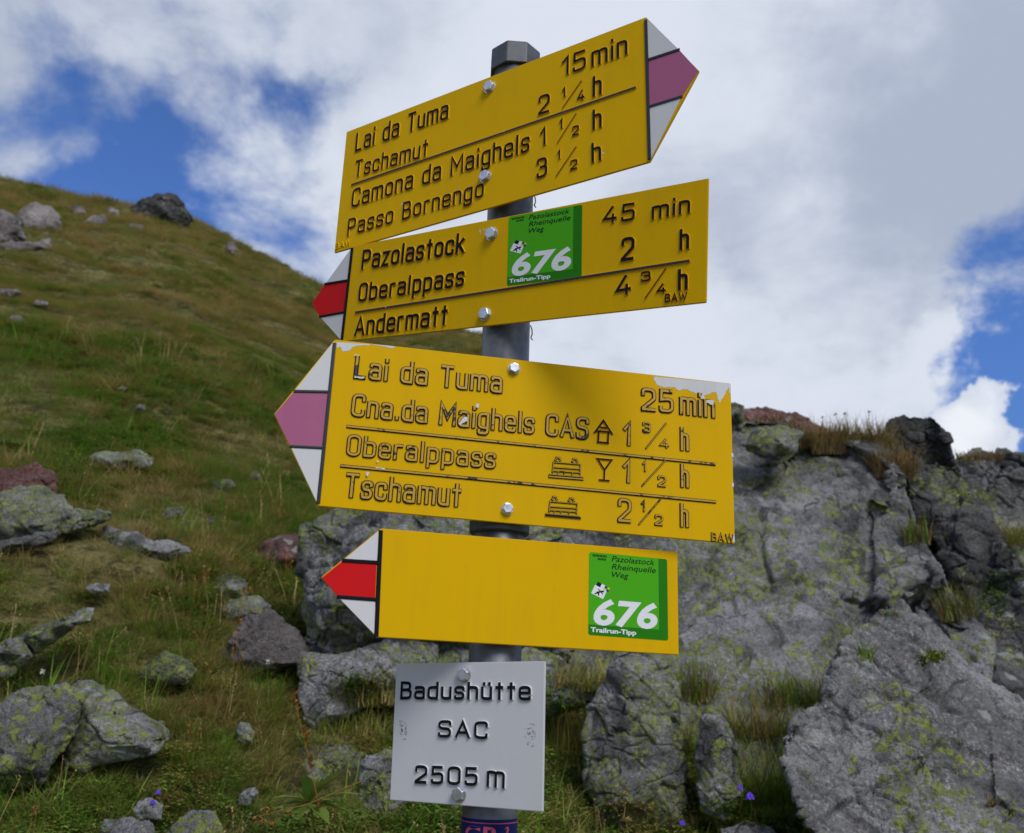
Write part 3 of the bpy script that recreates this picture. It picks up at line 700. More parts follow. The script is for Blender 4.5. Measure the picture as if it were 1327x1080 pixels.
G['h'] = (.36, [R_([(0, 1), (0, 0)]), R_([(0, .5, 0), (0, .7), (.36, .7), (.36, 0)], .16)])
G['i'] = (.03, [R_([(.015, .66), (.015, 0)]), R_([(.015, 1.0), (.015, .92)])])
G['k'] = (.36, [R_([(0, 1), (0, 0)]), R_([(.34, .7), (0, .28)]), R_([(.12, .42), (.36, 0)])])
G['l'] = (.03, [R_([(.015, 1), (.015, 0)])])
G['m'] = (.62, [R_([(0, .7), (0, 0)]), R_([(0, .5, 0), (0, .7), (.31, .7), (.31, 0)], .13), R_([(.31, .5, 0), (.31, .7), (.62, .7), (.62, 0)], .13)])
G['n'] = (.36, [R_([(0, .7), (0, 0)]), R_([(0, .5, 0), (0, .7), (.36, .7), (.36, 0)], .16)])
G['o'] = (.38, [R_([(0, .7), (.38, .7), (.38, 0), (0, 0)], .18, True)])
G['p'] = (.38, [R_([(0, .7), (0, -.28)]), R_([(0, .7, 0), (.38, .7), (.38, 0), (0, 0, 0)], .17)])
G['r'] = (.24, [R_([(0, .7), (0, 0)]), R_([(0, .48, 0), (0, .7), (.25, .7)], .16)])
G['s'] = (.34, [R_([(.34, .56), (.34, .7), (0, .7), (0, .36), (.34, .36), (.34, 0), (0, 0), (0, .14)], .15)])
G['t'] = (.26, [R_([(.13, .96), (.13, 0)]), R_([(0, .7), (.26, .7)])])
G['u'] = (.36, [R_([(0, .7), (0, 0), (.36, 0), (.36, .2, 0)], .16), R_([(.36, .7), (.36, 0)])])
G['ü'] = (.36, G['u'][1]+[R_([(.07, .98), (.07, .87)]), R_([(.29, .98), (.29, .87)])])
G['z'] = (.34, [R_([(0, .7, 0), (.34, .7, 0), (0, 0, 0), (.34, 0, 0)], 0)])
G['A'] = (.5, [R_([(0, 0), (.25, 1, 0), (.5, 0)]), R_([(.08, .30), (.42, .30)])])
G['B'] = (.42, [R_([(0, .53, 0), (0, 1, 0), (.38, 1), (.38, .53), (0, .53, 0)], .17), R_([(0, .53, 0), (.42, .53), (.42, 0), (0, 0, 0), (0, .53, 0)], .18)])
G['C'] = (.44, [R_([(.44, .76), (.44, 1), (0, 1), (0, 0), (.44, 0), (.44, .24)], .21)])
G['L'] = (.36, [R_([(0, 1), (0, 0, 0), (.36, 0)])])
G['M'] = (.6, [R_([(0, 0), (0, 1, 0), (.3, .35, 0), (.6, 1, 0), (.6, 0)])])
G['O'] = (.44, [R_([(0, 1), (.44, 1), (.44, 0), (0, 0)], .21, True)])
G['P'] = (.42, [R_([(0, 0), (0, 1, 0), (.42, 1), (.42, .45), (0, .45, 0)], .2)])
G['S'] = (.44, [R_([(.44, .8), (.44, 1), (0, 1), (0, .52), (.44, .52), (.44, 0), (0, 0), (0, .2)], .2)])
G['T'] = (.44, [R_([(0, 1), (.44, 1)]), R_([(.22, 1), (.22, 0)])])
G['W'] = (.7, [R_([(0, 1), (.17, 0, 0), (.35, 1, 0), (.53, 0, 0), (.7, 1)])])
G['0'] = G['O']
G['1'] = (.20, [R_([(0, .72), (.2, 1, 0), (.2, 0)])])
G['2'] = (.42, [R_([(0, .74), (0, 1), (.42, 1), (.42, .55, .15), (0, .05, 0), (0, 0, 0), (.42, 0)], .2)])
G['3'] = (.42, [R_([(0, .8), (0, 1), (.40, 1), (.40, .54), (.14, .54, 0)], .19), R_([(.14, .54, 0), (.42, .54), (.42, 0), (0, 0), (0, .2)], .2)])
G['4'] = (.46, [R_([(.3, 1), (0, .25, 0), (.46, .25)]), R_([(.34, .5), (.34, 0)])])
G['5'] = (.42, [R_([(.40, 1), (.03, 1, 0), (.02, .55, 0), (.42, .62), (.42, 0), (0, 0), (0, .18)], .19)])
G['.'] = (.06, [R_([(.03, .09), (.03, .02)])])
def fillet(pts, r, closed):
    P = [np.array(p[:2], float) for p in pts]; n = len(P); out = []
    for i in range(n):
        ri = pts[i][2] if len(pts[i]) > 2 else r
        if (not closed and i in (0, n-1)) or ri == 0: out.append(P[i]); continue
        a, b, c = P[i-1], P[i], P[(i+1) % n]
        u = a-b; v = c-b; lu, lv = np.linalg.norm(u), np.linalg.norm(v); u /= lu; v /= lv
        ang = math.acos(max(-1, min(1, float(u@v))))
        tl = min(ri/math.tan(ang/2), lu*.499, lv*.499); p0 = b+u*tl; p2 = b+v*tl
        for k in range(7):
            s = k/6; q = .62     # slightly squarer than a parabola
            m1, m2 = p0+(b-p0)*q, p2+(b-p2)*q
            out.append((1-s)**3*p0+3*s*(1-s)**2*m1+3*s*s*(1-s)*m2+s**3*p2)
    res = [out[0]]
    for p in out[1:]:
        if np.linalg.norm(p-res[-1]) > 1e-5: res.append(p)
    return res
class Emb:
    """raised ribbons on a plate; coordinates (u, v) in the plate, height towards the viewer"""
    def __init__(s): s.V = []; s.F = []; s.M = []; s.k = 0
    def ribbon(s, pts, w, h, slope, closed=False, style='top'):
        pts = [np.array(p, float) for p in pts]; n = len(pts)
        h = h+.00003*(s.k % 9); s.k += 1
        if not closed:      # rounded-off ends: extend a touch
            d = pts[0]-pts[1]; pts[0] = pts[0]+d/np.linalg.norm(d)*w*.3; d = pts[-1]-pts[-2]; pts[-1] = pts[-1]+d/np.linalg.norm(d)*w*.3
        prof = [(-w/2-slope, 0.0), (-w/2, h*.9), (-w*(.26 if style != 'worn' else .31), h), (w*(.26 if style != 'worn' else .31), h), (w/2, h*.9), (w/2+slope, 0.0)]
        # material slots: 0 = plate paint, 1 = black, 2 = worn
        mm = {'top': [0, 1, 1, 1, 0], 'worn': [1, 1, 2, 1, 1], 'body': [0]*5}[style]
        base = len(s.V); np_ = len(prof)
        for i in range(n):
            if closed: a, c = pts[i-1], pts[(i+1) % n]
            else: a, c = pts[max(i-1, 0)], pts[min(i+1, n-1)]
            b = pts[i]; d1 = b-a; d2 = c-b
            if np.linalg.norm(d1) < 1e-9: d1 = d2
            if np.linalg.norm(d2) < 1e-9: d2 = d1
            d1 = d1/np.linalg.norm(d1); d2 = d2/np.linalg.norm(d2)
            n1 = np.array([-d1[1], d1[0]]); n2 = np.array([-d2[1], d2[0]]); m = n1+n2
            ln = np.linalg.norm(m); m = m/ln if ln > 1e-6 else n1
            k = 1/max(.45, float(m@n1))
            for (o, z) in prof: q = b+m*o*k; s.V.append((q[0], -z, q[1]))
        rng_ = n if closed else n-1
        for i in range(rng_):
            i2 = (i+1) % n
            for k in range(np_-1):
                s.F.append([base+i*np_+k, base+i2*np_+k, base+i2*np_+k+1, base+i*np_+k+1]); s.M.append(mm[k])
        if not closed:
            for (i, sg) in ((0, 1), (n-1, -1)):
                b = pts[i]; d = (pts[0]-pts[1]) if i == 0 else (pts[-1]-pts[-2]); d = d/np.linalg.norm(d)*slope
                st = len(s.V)
                for (k, z) in ((0, 0), (5, 0)):
                    v = s.V[base+i*np_+k]; s.V.append((v[0]+d[0], 0, v[2]+d[1]))
                r = base+i*np_
                fcs = [[r+0, st, st+1, r+5, r+4, r+3, r+2, r+1]]
                fc = fcs[0]
                s.F.append(fc if sg == 1 else fc[::-1]); s.M.append(mm[0])
    def obj(s, name, parent, mats, label=None):
        # faces must look towards -Y
        me = mesh_data(name, s.V, s.F, mats, s.M)
        return link(name, me, parent, label=label)

def rotm(yaw, pit, rol):
    cz, sz = math.cos(yaw), math.sin(yaw); Rz = np.array([[cz, -sz, 0], [sz, cz, 0], [0, 0, 1]])
    c, s = math.cos(pit), math.sin(pit); Rx = np.array([[1, 0, 0], [0, c, -s], [0, s, c]])
    c, s = math.cos(rol), math.sin(rol); Ry = np.array([[c, 0, s], [0, 1, 0], [-s, 0, c]])
    return Rz@Rx@Ry
FIT = [[-0.56277, 0.00718, 0.00028, -0.0263, 0.71047, 0.48549, 0.20198], [-0.57388, 0.08222, 0.09576, 0.02315, 0.5205, 0.5234, 0.14105],
       [0.17456, -0.00311, 0.01913, 0.03438, 0.29902, 0.48892, 0.20043], [0.25085, -0.0001, 0.00506, 0.03205, 0.12258, 0.35075, 0.11723],
       [-0.54191, 0.00592, -0.01229, -0.00921, -0.02769, 0.19352, 0.14586]]
class Sign:
    def __init__(s, i, label, corners, tip=None, base=YEL, group='yellow direction signs on the pole', bars=None, field=None, hs=(1, 1), round_=.0):
        yaw, pit, rol, a, b, w, h = FIT[i]
        s.M = rotm(yaw, pit, rol); P = np.array([X0+LX*b, Y0+LY*b, b+EYE]); s.C = P-s.M[:, 1]*.042+s.M[:, 0]*a
        s.root = link('direction_sign' if tip else 'name_plate', None, label=label, cat='sign', group=group)
        s.root.matrix_world = Matrix([list(s.M[r])+[s.C[r]] for r in range(3)]+[[0, 0, 0, 1]])
        s.base = base; s.tip = tip
        TL, TR, BR, BL = [s.uv(*c) for c in corners]
        if tip is None: poly = [TL, TR, BR, BL]
        else:
            A_ = s.uv(*tip); poly = [TL, TR, A_, BR, BL] if A_[0] > 0 else [TL, TR, BR, BL, A_]
        s.poly = poly; s.panel(poly)
        if tip:
            right = A_[0] > 0; T, B = (TR, BR) if right else (TL, BL)
            e1, b1, e2, b2 = [s.uv(*q) for q in bars]
            for pl, m, nm, lb in (([T, e1, b1], WHT, 'tip_field', None), ([e1, A_, e2, b2, b1], field, 'tip_field', None), ([e2, B, b2], WHT, 'tip_field', None)):
                s.field(pl, m, nm)
            for (p, q, w_) in ((T, B, .0042), (e1, b1, .0036), (e2, b2, .0036)):
                e = Emb(); ctr = (T+B)/2; 
                if w_ == .0036: q = b1 if p is e1 else b2; 
                p2 = p+(q-p)*.03; q2 = q+(p-q)*.02
                e.ribbon([p2, q2], w_ if i == 3 else w_*.85, .0014, .0004, style='allblack' if False else 'top')
                e.M = [1]*len(e.M); e.obj('tip_bar', s.root, [base, BLK if i in (1, 3) else SCUF])
    def uv(s, px, py):
        d = ray(px, py); n = s.M[:, 1]; t = ((s.C-CO)@n)/(d@n); P = CO+d*t-s.C
        return np.array([P@s.M[:, 0], P@s.M[:, 2]])
    def panel(s, poly):
        n = len(poly); th = .0032
        V = [(p[0], 0, p[1]) for p in poly]+[(p[0], th, p[1]) for p in poly]
        Fc = [list(range(n))[::-1], [n+k for k in range(n)]]+[[k, (k+1) % n, n+(k+1) % n, n+k] for k in range(n)]
        me = mesh_data('panel', V, Fc, [s.base]); import bmesh
        bm = bmesh.new(); bm.from_mesh(me); bmesh.ops.recalc_face_normals(bm, faces=bm.faces)
        bmesh.ops.bevel(bm, geom=list(bm.edges), offset=.0007, segments=2, affect='EDGES'); bm.to_mesh(me); bm.free()
        link('panel', me, s.root)
    def field(s, poly, m, nm, h=.0004, inset=.0008, label=None):
        """a thin raised field of paint, inset from its outline"""
        n = len(poly); P = [np.array(p) for p in poly]
        area = sum(P[i][0]*P[(i+1) % n][1]-P[(i+1) % n][0]*P[i][1] for i in range(n))
        if area < 0: P = P[::-1]
        Q = []
        for i in range(n):
            a, b, c = P[i-1], P[i], P[(i+1) % n]; d1 = (b-a)/np.linalg.norm(b-a); d2 = (c-b)/np.linalg.norm(c-b)
            n1 = np.array([-d1[1], d1[0]]); n2 = np.array([-d2[1], d2[0]]); mm = n1+n2; mm = mm/np.linalg.norm(mm)
            Q.append(b+mm*inset/max(.35, float(mm@n1)))
        V = [(q[0], -h, q[1]) for q in Q]+[(q[0], .0005, q[1]) for q in Q]
        Fc = [list(range(n))]+[[(k+1) % n, k, n+k, n+(k+1) % n] for k in range(n)]
        return link(nm, mesh_data(nm, V, Fc, [m]), s.root, label=label)
    def text(s, txt, x0, y0, x1, y1, ytop, style='top', wk=.112, h=.0016, slope=.00045, emb=None, name='lettering', say=True, gap=.24):
        p0 = s.uv(x0, y0); p1 = s.uv(x1, y1); pt = s.uv(x0, ytop)
        H = pt[1]-p0[1]; w = H*wk
        adv = 0; pos = []
        for ch in txt:
            if ch == ' ': adv += .42; continue
            pos.append((ch, adv)); adv += G[ch][0]+gap
        tot = adv-gap; L = np.linalg.norm(p1-p0); sx = (L-w)/tot if len(txt) > 1 or txt not in '1' else H*.9
        dirv = (p1-p0)/L; up = np.array([-dirv[1], dirv[0]]); up = up*.5+np.array([0, 1])*.5; up /= np.linalg.norm(up)
        e = emb or Emb()
        for ch, a in pos:
            for (pts, r, closed) in G[ch][1]:
                fp = fillet(pts, r, closed)
                e.ribbon([p0+dirv*(w/2+(a+q[0])*sx)+up*(w/2+q[1]*(H-w)) for q in fp], w, h, slope, closed, style)
        if emb is None: e.obj(name, s.root, [s.base, BLK, WORN], label='raised lettering reading '+txt if say else None)
        return e
    def line(s, x0, y0, x1, y1, w=.0028, style='top', name='dividing_line'):
        e = Emb(); a, b = s.uv(x0, y0), s.uv(x1, y1); n = 24
        e.ribbon([a+(b-a)*k/n for k in range(n+1)], w, .0015, .0006, False, style); e.obj(name, s.root, [s.base, SCUF if style == 'top' else BLK, WORN])
    def strokes(s, lst, w, style, name, label=None):
        e = Emb()
        for pts, closed in lst: e.ribbon([s.uv(*p) for p in pts], w, .0015, .0005, closed, style)
        e.obj(name, s.root, [s.base, BLK, WORN], label=label)
    def bolt(s, px, py, rpx=7.0, washer=True):
        c = s.uv(px, py); c2 = s.uv(px+rpx, py); r = np.linalg.norm(c2-c); V, Fc = [], []
        rings = []
        def ring(rad, z, seg, rot=0): 
            st = len(V)
            for k in range(seg): a = 2*math.pi*k/seg+rot; V.append((c[0]+rad*math.cos(a), -z, c[1]+rad*math.sin(a)))
            return st
        seg = 24
        a0 = ring(r*1.08, 0, seg); a1 = ring(r*1.08, .0010, seg); a2 = ring(r*.5, .0010, seg)
        for (p, q) in ((a0, a1), (a1, a2)):
            for k in range(seg): Fc.append([p+k, p+(k+1) % seg, q+(k+1) % seg, q+k])
        rot = px*1.3
        b0 = ring(r*.98, .0009, 6, rot); b1 = ring(r*.98, .0050, 6, rot); b2 = ring(r*.86, .0060, 6, rot)
        for (p, q) in ((b0, b1), (b1, b2)):
            for k in range(6): Fc.append([p+k, p+(k+1) % 6, q+(k+1) % 6, q+k])
        Fc.append([b2+k for k in range(6)])
        o = link('bolt', mesh_data('bolt', V, Fc, [BOLT]), s.root)
        b = o.modifiers.new('bevel', 'BEVEL'); b.width = .0004; b.segments = 2

def frac(s, e_args, style):
    """one time entry: whole number, small fraction, slash, h - each its own part"""
    for a in e_args:
        if a[0] == '/': s.strokes([([a[1:3], a[3:5]], False)], .0013, style, 'fraction_slash')
        else: s.text(a[0], *a[1:6], style=style, wk=a[6] if len(a) > 6 else .118, slope=.0004, name='numeral' if a[0][0].isdigit() else 'lettering')

# --- sign 1
s1 = Sign(0, 'topmost yellow sign pointing right, with a violet and white arrow tip', [(449, 171), (837, 22), (842, 210), (433, 328)], (906, 92),
          bars=[(881, 64.5), (840, 78), (884.5, 125.5), (841, 139)], field=VIO)
s1.text('Lai da Tuma', 460.7, 197.8, 581.5, 154.5, 174)
s1.text('Tschamut', 459.5, 231.5, 555, 202.7, 210)
s1.line(456.5, 240, 824, 114)
s1.text('Camona da Maighels', 455.8, 270.3, 687, 196.7, 246.8)
s1.text('Passo Bornengo', 450.5, 307, 627.5, 255.5, 285.2)
s1.text('15', 728, 100.5, 760, 89.5, 75.5); s1.text('min', 767, 88.5, 814, 71.8, 61)
frac(s1, [('2', 698, 150.5, 713, 145.5, 126), ('1', 729, 127.5, 733, 126, 114.5, .16), ('/', 729.5, 141, 754, 105.5), ('4', 748.6, 132.8, 758.5, 129.6, 119, .15), ('h', 768.5, 127.5, 780.5, 123.6, 99.8)], 'top')
frac(s1, [('1', 700.5, 191.4, 709, 188.4, 167), ('1', 725, 168, 729, 167, 155, .16), ('/', 723.3, 185.4, 747, 148), ('2', 742, 177.5, 751, 174.7, 165, .15), ('h', 768.5, 170, 780.5, 166.2, 143)], 'top')
frac(s1, [('3', 696, 233, 710, 228.5, 207.5), ('1', 722.5, 207.5, 726.5, 206.5, 195.5, .16), ('/', 721.4, 229, 747, 191), ('2', 739.5, 221.8, 749, 219, 209, .15), ('h', 767.4, 213, 780, 208.8, 186)], 'top')
s1.text('BAW', 434.5, 324, 455, 318, 316.5, style='body', wk=.14, slope=.0003, h=.0012)
s1.bolt(634.8, 113.8, 6.4); s1.bolt(629.3, 229.5, 6.6)
# --- sign 2
s2 = Sign(1, 'second yellow sign from the top, red and white tip pointing left, with a green sticker', [(457, 319), (918, 231), (915, 392), (443, 443)], (404, 394),
          bars=[(421, 368.5), (452.5, 363.5), (414, 410.8), (448, 404.8)], field=RED)
s2.text('Pazolastock', 468.7, 350.8, 602.5, 328.8, 325, wk=.14)
s2.text('Oberalppass', 464.5, 392.5, 602, 371.3, 368, wk=.14)
s2.line(461.7, 405.2, 893.5, 338.5, .0030)
s2.text('Andermatt', 459.5, 436.8, 580.5, 422, 411, wk=.14)
s2.text('45', 781.6, 291.6, 823, 286, 269, wk=.14); s2.text('min', 845, 285.8, 895, 277, 262, wk=.14)
frac(s2, [('2', 805, 340.2, 822.5, 337.2, 309.5, .14), ('h', 881, 326, 893.8, 323.6, 297.5, .14)], 'top')
frac(s2, [('4', 798.2, 385.5, 819, 381.6, 359, .14), ('3', 831, 366.3, 844, 364.4, 353, .18), ('/', 836.7, 386.8, 863.3, 348.5), ('4', 851.5, 382, 864, 380.3, 368.5, .18), ('h', 879, 378.5, 892, 376.2, 349, .14)], 'top')
s2.text('BAW', 862, 392.6, 891, 390, 381.5, wk=.17, slope=.0003)
s2.bolt(637.4, 303.7, 7.0); s2.bolt(629, 407.7, 7.0)
# --- sign 3
s3 = Sign(2, 'largest yellow sign with chipped paint, violet and white tip pointing left', [(434, 440), (947, 497), (952.5, 705), (412, 656)], (355, 537),
          bars=[(380.5, 507.2), (428.4, 508.2), (375.5, 578.6), (420.5, 580.8)], field=VIO)
s3.text('Lai da Tuma', 458, 490.8, 650.5, 511, 460.3, 'worn', .15, .0017, .0006)
s3.text('Cna.da Maighels CAS', 454, 540, 762.5, 570.8, 509.5, 'worn', .15, .0017, .0006)
s3.line(450.5, 553, 926, 602, .0030, 'worn')
s3.text('Oberalppass', 448, 591, 642, 608.5, 562.3, 'worn', .15, .0017, .0006)
s3.line(442.4, 604, 926.5, 650.7, .0030, 'worn')
s3.text('Tschamut', 445, 645.3, 597, 658.5, 612, 'worn', .15, .0017, .0006)
s3.text('25', 830.6, 532.8, 873, 536.3, 502.2, 'worn', .155, .0017, .0006); s3.text('min', 880, 538.2, 926.5, 543.2, 505.8, 'worn', .155, .0017, .0006)
frac(s3, [('1', 806.5, 577.8, 815, 578.9, 546.5, .15), ('3', 832.4, 560.8, 843, 561.8, 546.8, .17), ('/', 837, 581.5, 863, 549), ('4', 855, 580.5, 867, 581.7, 568, .17), ('h', 881, 584.9, 893, 586, 552.8, .15)], 'worn')
frac(s3, [('1', 806, 626, 814.7, 627, 595, .15), ('1', 832, 611.3, 837, 611.8, 597, .15), ('/', 831.9, 630, 861.7, 597.4), ('2', 852, 630.8, 863, 631.8, 616, .17), ('h', 881.4, 632.6, 893, 633.6, 600.7, .15)], 'worn')
frac(s3, [('2', 800, 677, 818, 678.5, 645, .15), ('1', 830.5, 663.3, 835.5, 663.7, 648.5, .15), ('/', 828, 679.8, 855.7, 647.4), ('2', 848, 680.8, 859, 681.9, 666.5, .17), ('h', 881, 683.9, 892.6, 684.8, 651.5, .15)], 'worn')
s3.text('BAW', 921.5, 701.3, 950.5, 703.9, 690.3, 'worn', .14, slope=.0003)
s3.bolt(665.9, 478.2, 7.4); s3.bolt(657.4, 659.8, 7.4)
s3.strokes([([(770.5, 561), (781.7, 545.5), (793, 563)], False), ([(775.5, 560), (774.8, 573)], False), ([(788, 561), (787.4, 574.3)], False), ([(774, 573.3), (788, 574.6)], False),
            ([(774, 559), (789.5, 560.5)], False), ([(778.5, 554.5), (785.5, 555.2)], False)], .0022, 'top', 'hut_symbol', 'raised black hut pictogram')
s3.strokes([([(774, 595), (792.3, 596.6), (783, 609.5)], True), ([(783, 610), (782.5, 622)], False), ([(776.5, 622.3), (789, 623.4)], False)], .0019, 'top', 'glass_symbol', 'raised wine glass pictogram')
def train(dx, dy, st):
    q = lambda x, y: (640+(x+dx)/3.857, 440+(y+dy)/3.857)
    bar = lambda x0, y0, x1, y1: ([q(x0, y0), q(x1, y1)], False)
    s3.strokes([bar(297, 615, 432, 626), bar(297, 615, 292, 665), bar(432, 626, 430, 675), bar(294, 640, 432, 650), bar(292, 658, 430, 668),
                bar(278, 676, 443, 690), bar(320, 660, 319, 678), bar(352, 662, 351, 680), bar(392, 666, 391, 683),
                ([q(320, 590), q(306, 603), q(320, 614), q(333, 604)], True), ([q(404, 597), q(390, 611), q(404, 622), q(418, 612)], True), bar(310, 590, 330, 592), bar(395, 598, 415, 600)],
               .0011, st, 'train_symbol', 'raised railway carriage pictogram')
train(0, 0, 'worn'); train(-17, 196, 'worn')
s3.strokes([([(711.5, 618), (755, 621.5)], False)], .0022, 'worn', 'train_track'); s3.strokes([([(707, 667.8), (751.5, 671.7)], False)], .0026, 'top', 'train_track')
def chip(s, pts, h=.0002, m=WHP):
    """paint flaked off: bare primer with a ragged edge"""
    P = [s.uv(*p) for p in pts]; out = []
    r_ = np.random.default_rng(int(pts[0][0]))
    for i in range(len(P)):
        a, b = P[i], P[(i+1) % len(P)]; L = np.linalg.norm(b-a); k = max(1, int(L/.0022)); nrm = np.array([-(b-a)[1], (b-a)[0]])/max(L, 1e-9)
        ragged = i < pts_ragged
        for j in range(k): out.append(a+(b-a)*j/k+(nrm*(r_.random()-.5)*.0016 if j and ragged else 0))
    V = [(p[0], -h, p[1]) for p in out]
    if sum(out[i][0]*out[(i+1) % len(out)][1]-out[(i+1) % len(out)][0]*out[i][1] for i in range(len(out))) < 0: V = V[::-1]
    link('paint_chip', mesh_data('paint_chip', V, [list(range(len(V)))], [m]), s.root, label='bare whitish patch where yellow paint flaked off')
q3 = lambda x, y: (340+x/3.724, 420+y/3.724); q4 = lambda x, y: (640+x/3.857, 440+y/3.857)
pts_ragged = 12
chip(s3, [q3(x, y) for x, y in [(640, 112), (620, 117), (600, 113), (570, 106), (540, 103), (490, 103), (460, 104), (440, 110), (420, 128), (388, 134), (378, 112), (356, 114), (357, 88), (500, 97), (635, 108)]])
pts_ragged = 16
chip(s3, [q4(x, y) for x, y in [(800, 186), (800, 205), (820, 230), (860, 240), (905, 240), (920, 255), (960, 250), (1015, 272), (1030, 290), (1050, 280), (1110, 262), (1128, 318), (1150, 280), (1172, 240), (1183, 290), (1180, 222), (1100, 214)]])
pts_ragged = 3
for pl in ([(1186, 570), (1190, 590), (1198, 585), (1196, 568)], [(1190, 715), (1188, 735), (1199, 738), (1199, 718)], [(1185, 985), (1195, 1012), (1206, 1012), (1202, 975)],
           [(430, 478), (405, 500)], ):
    if len(pl) > 2: chip(s3, [q4(x, y) for x, y in pl])
for pl in ([(444, 255), (444, 264), (490, 266), (490, 259)], [(444, 150), (446, 156), (466, 158), (466, 152)], [(975, 450), (945, 485), (955, 490), (990, 468), (988, 452)], [(1035, 385), (1030, 405), (1040, 408), (1045, 390)],
           [(505, 715), (502, 735), (510, 738), (516, 718)], [(545, 694), (548, 700), (592, 704), (590, 698)], [(550, 660), (552, 668), (560, 668), (560, 662)]):
    chip(s3, [q3(x, y) for x, y in pl], .0020)
for pl in ([(1032, 285), (1030, 300), (1050, 300), (1046, 280)], [(1060, 305), (1058, 318), (1090, 330), (1100, 310), (1085, 305)]): chip(s3, [q4(x, y) for x, y in pl], .0020)
for pl in ([(621, 298), (622.2, 304), (623.4, 303.6), (622.6, 297.6)], [(626, 297.5), (628.5, 297), (628.3, 298.4), (626.2, 298.8)], [(556, 417), (560, 416), (560, 417), (556.5, 418.2)]): chip(s2, pl)
for pl in ([(780, 197), (783, 199), (783, 200.5), (780, 198.6)], [(520, 265), (522, 263.5), (522.6, 264.8), (520.6, 266.2)]): chip(s1, pl)
# clamp behind sign 3
V, Fc = lathe([(.0335, -.006), (.0355, -.004), (.0355, .012), (.0335, .014)], 40)
z = py_to_z(688); l = s3.M.T@(pole_at(z)-s3.C)
link('pole_clamp', mesh_data('pole_clamp', [((np.array(v)*[1, 1, .8]) @ s3.M + l) for v in V], Fc, [CAPM]), s3.root, label='dark clamp ring holding the sign to the pole')
for s_, py in ((s1, 264), (s2, 434)):     # bent end of the strap that ties each upper sign to the pole
    z = py_to_z(py); e = s_.M.T@(pole_at(z)-s_.C); V, Fc = [], []
    path = [np.array(p) for p in [(.0305, -.004, .012), (.0325, -.006, .006), (.0330, -.007, -.001), (.0315, -.008, -.006), (.0335, -.009, -.010)]]
    for i, p in enumerate(path):
        for k in range(6): a = k*1.0472; V.append(p@s_.M+e+np.array([.0009*math.cos(a), .0009*math.sin(a), 0]))
        if i: Fc += [[(i-1)*6+k, (i-1)*6+(k+1) % 6, i*6+(k+1) % 6, i*6+k] for k in range(6)]
    link('strap_end', mesh_data('strap_end', V, Fc, [GALV], smooth=True), s_.root)
# --- sign 4
s4 = Sign(3, 'lowest yellow sign, blank apart from a green sticker, red tip pointing left', [(493.5, 685), (878, 715.5), (879.7, 849), (487.5, 826)], (416, 748.5),
          bars=[(443.5, 726.5), (489, 729.3), (436.5, 773.6), (487, 777.3)], field=RED)
# --- sign 5
s5 = Sign(4, 'square white plate with black lettering and altitude, bolted below the yellow signs', [(513.5, 860), (706, 857), (703, 1052.5), (505, 1037)], base=WHT, group='plates on the pole')
s5.root['group'] = ''; del s5.root['group']
for args in (('Badushütte', 519.5, 906.8, 689, 908.2, 883.2), ('SAC', 568.5, 955.8, 633, 958.5, 933), ('2505', 538.5, 1015.3, 620, 1019, 991.3)):
    s5.text(*args, wk=.17, h=.0019, slope=.0005, gap=.26 if args[0] != 'Badushütte' else .22)
s5.text('m', 631.5, 1020.5, 655, 1023, 990, wk=.14, h=.0019, slope=.0005)
s5.bolt(602, 874.6, 8.0); s5.bolt(595.6, 1029.2, 8.2)
# scratched remnants of two small stickers
RSP = paint('rust_spot', (.25, .06, .03), .6, .3); GREY = paint('scratch_grey', (.20, .19, .24), .6, .3); PALE = paint('pale_residue', (.72, .72, .75), .5, .3)
def remnant(cx, cy, sx, sy, seed):
    r_ = random.Random(seed); V, Fc, Mi = [], [], []
    def quad(x, y, a, l, w, h, m):
        p = [(x-math.cos(a)*l-math.sin(a)*w, y-math.sin(a)*l+math.cos(a)*w), (x+math.cos(a)*l-math.sin(a)*w*.3, y+math.sin(a)*l+math.cos(a)*w*.3),
             (x+math.cos(a)*l+math.sin(a)*w*.4, y+math.sin(a)*l-math.cos(a)*w*.4), (x-math.cos(a)*l+math.sin(a)*w, y-math.sin(a)*l-math.cos(a)*w)]
        uvs = [s5.uv(*q) for q in p]; b = len(V)
        for u in uvs: V.append((u[0], -h, u[1]))
        ar = sum(uvs[i][0]*uvs[(i+1) % 4][1]-uvs[(i+1) % 4][0]*uvs[i][1] for i in range(4))
        Fc.append([b, b+1, b+2, b+3] if ar > 0 else [b+3, b+2, b+1, b]); Mi.append(m)
    for k in range(26):
        a = r_.uniform(0, 6.28); rad = r_.uniform(.45, 1.0)
        quad(cx+sx*rad*math.cos(a), cy+sy*rad*math.sin(a), a+math.pi/2+r_.uniform(-.5, .5), r_.uniform(.8, 2.4), r_.uniform(.2, .55), .0002+.00001*k, 0 if k % 3 else 2)
    for k in range(3): quad(cx+r_.uniform(-.3, .3)*sx, cy+r_.uniform(-.4, .4)*sy, r_.uniform(0, 3), 1.0, .9, .0006+.00001*k, 1)
    link('sticker_remnant', mesh_data('sticker_remnant', V, Fc, [GREY, RSP, PALE], Mi), s5.root, label='scratched remnant of a small round sticker')
remnant(522, 947, 5, 14, 3); remnant(687.5, 953, 8, 17, 5)
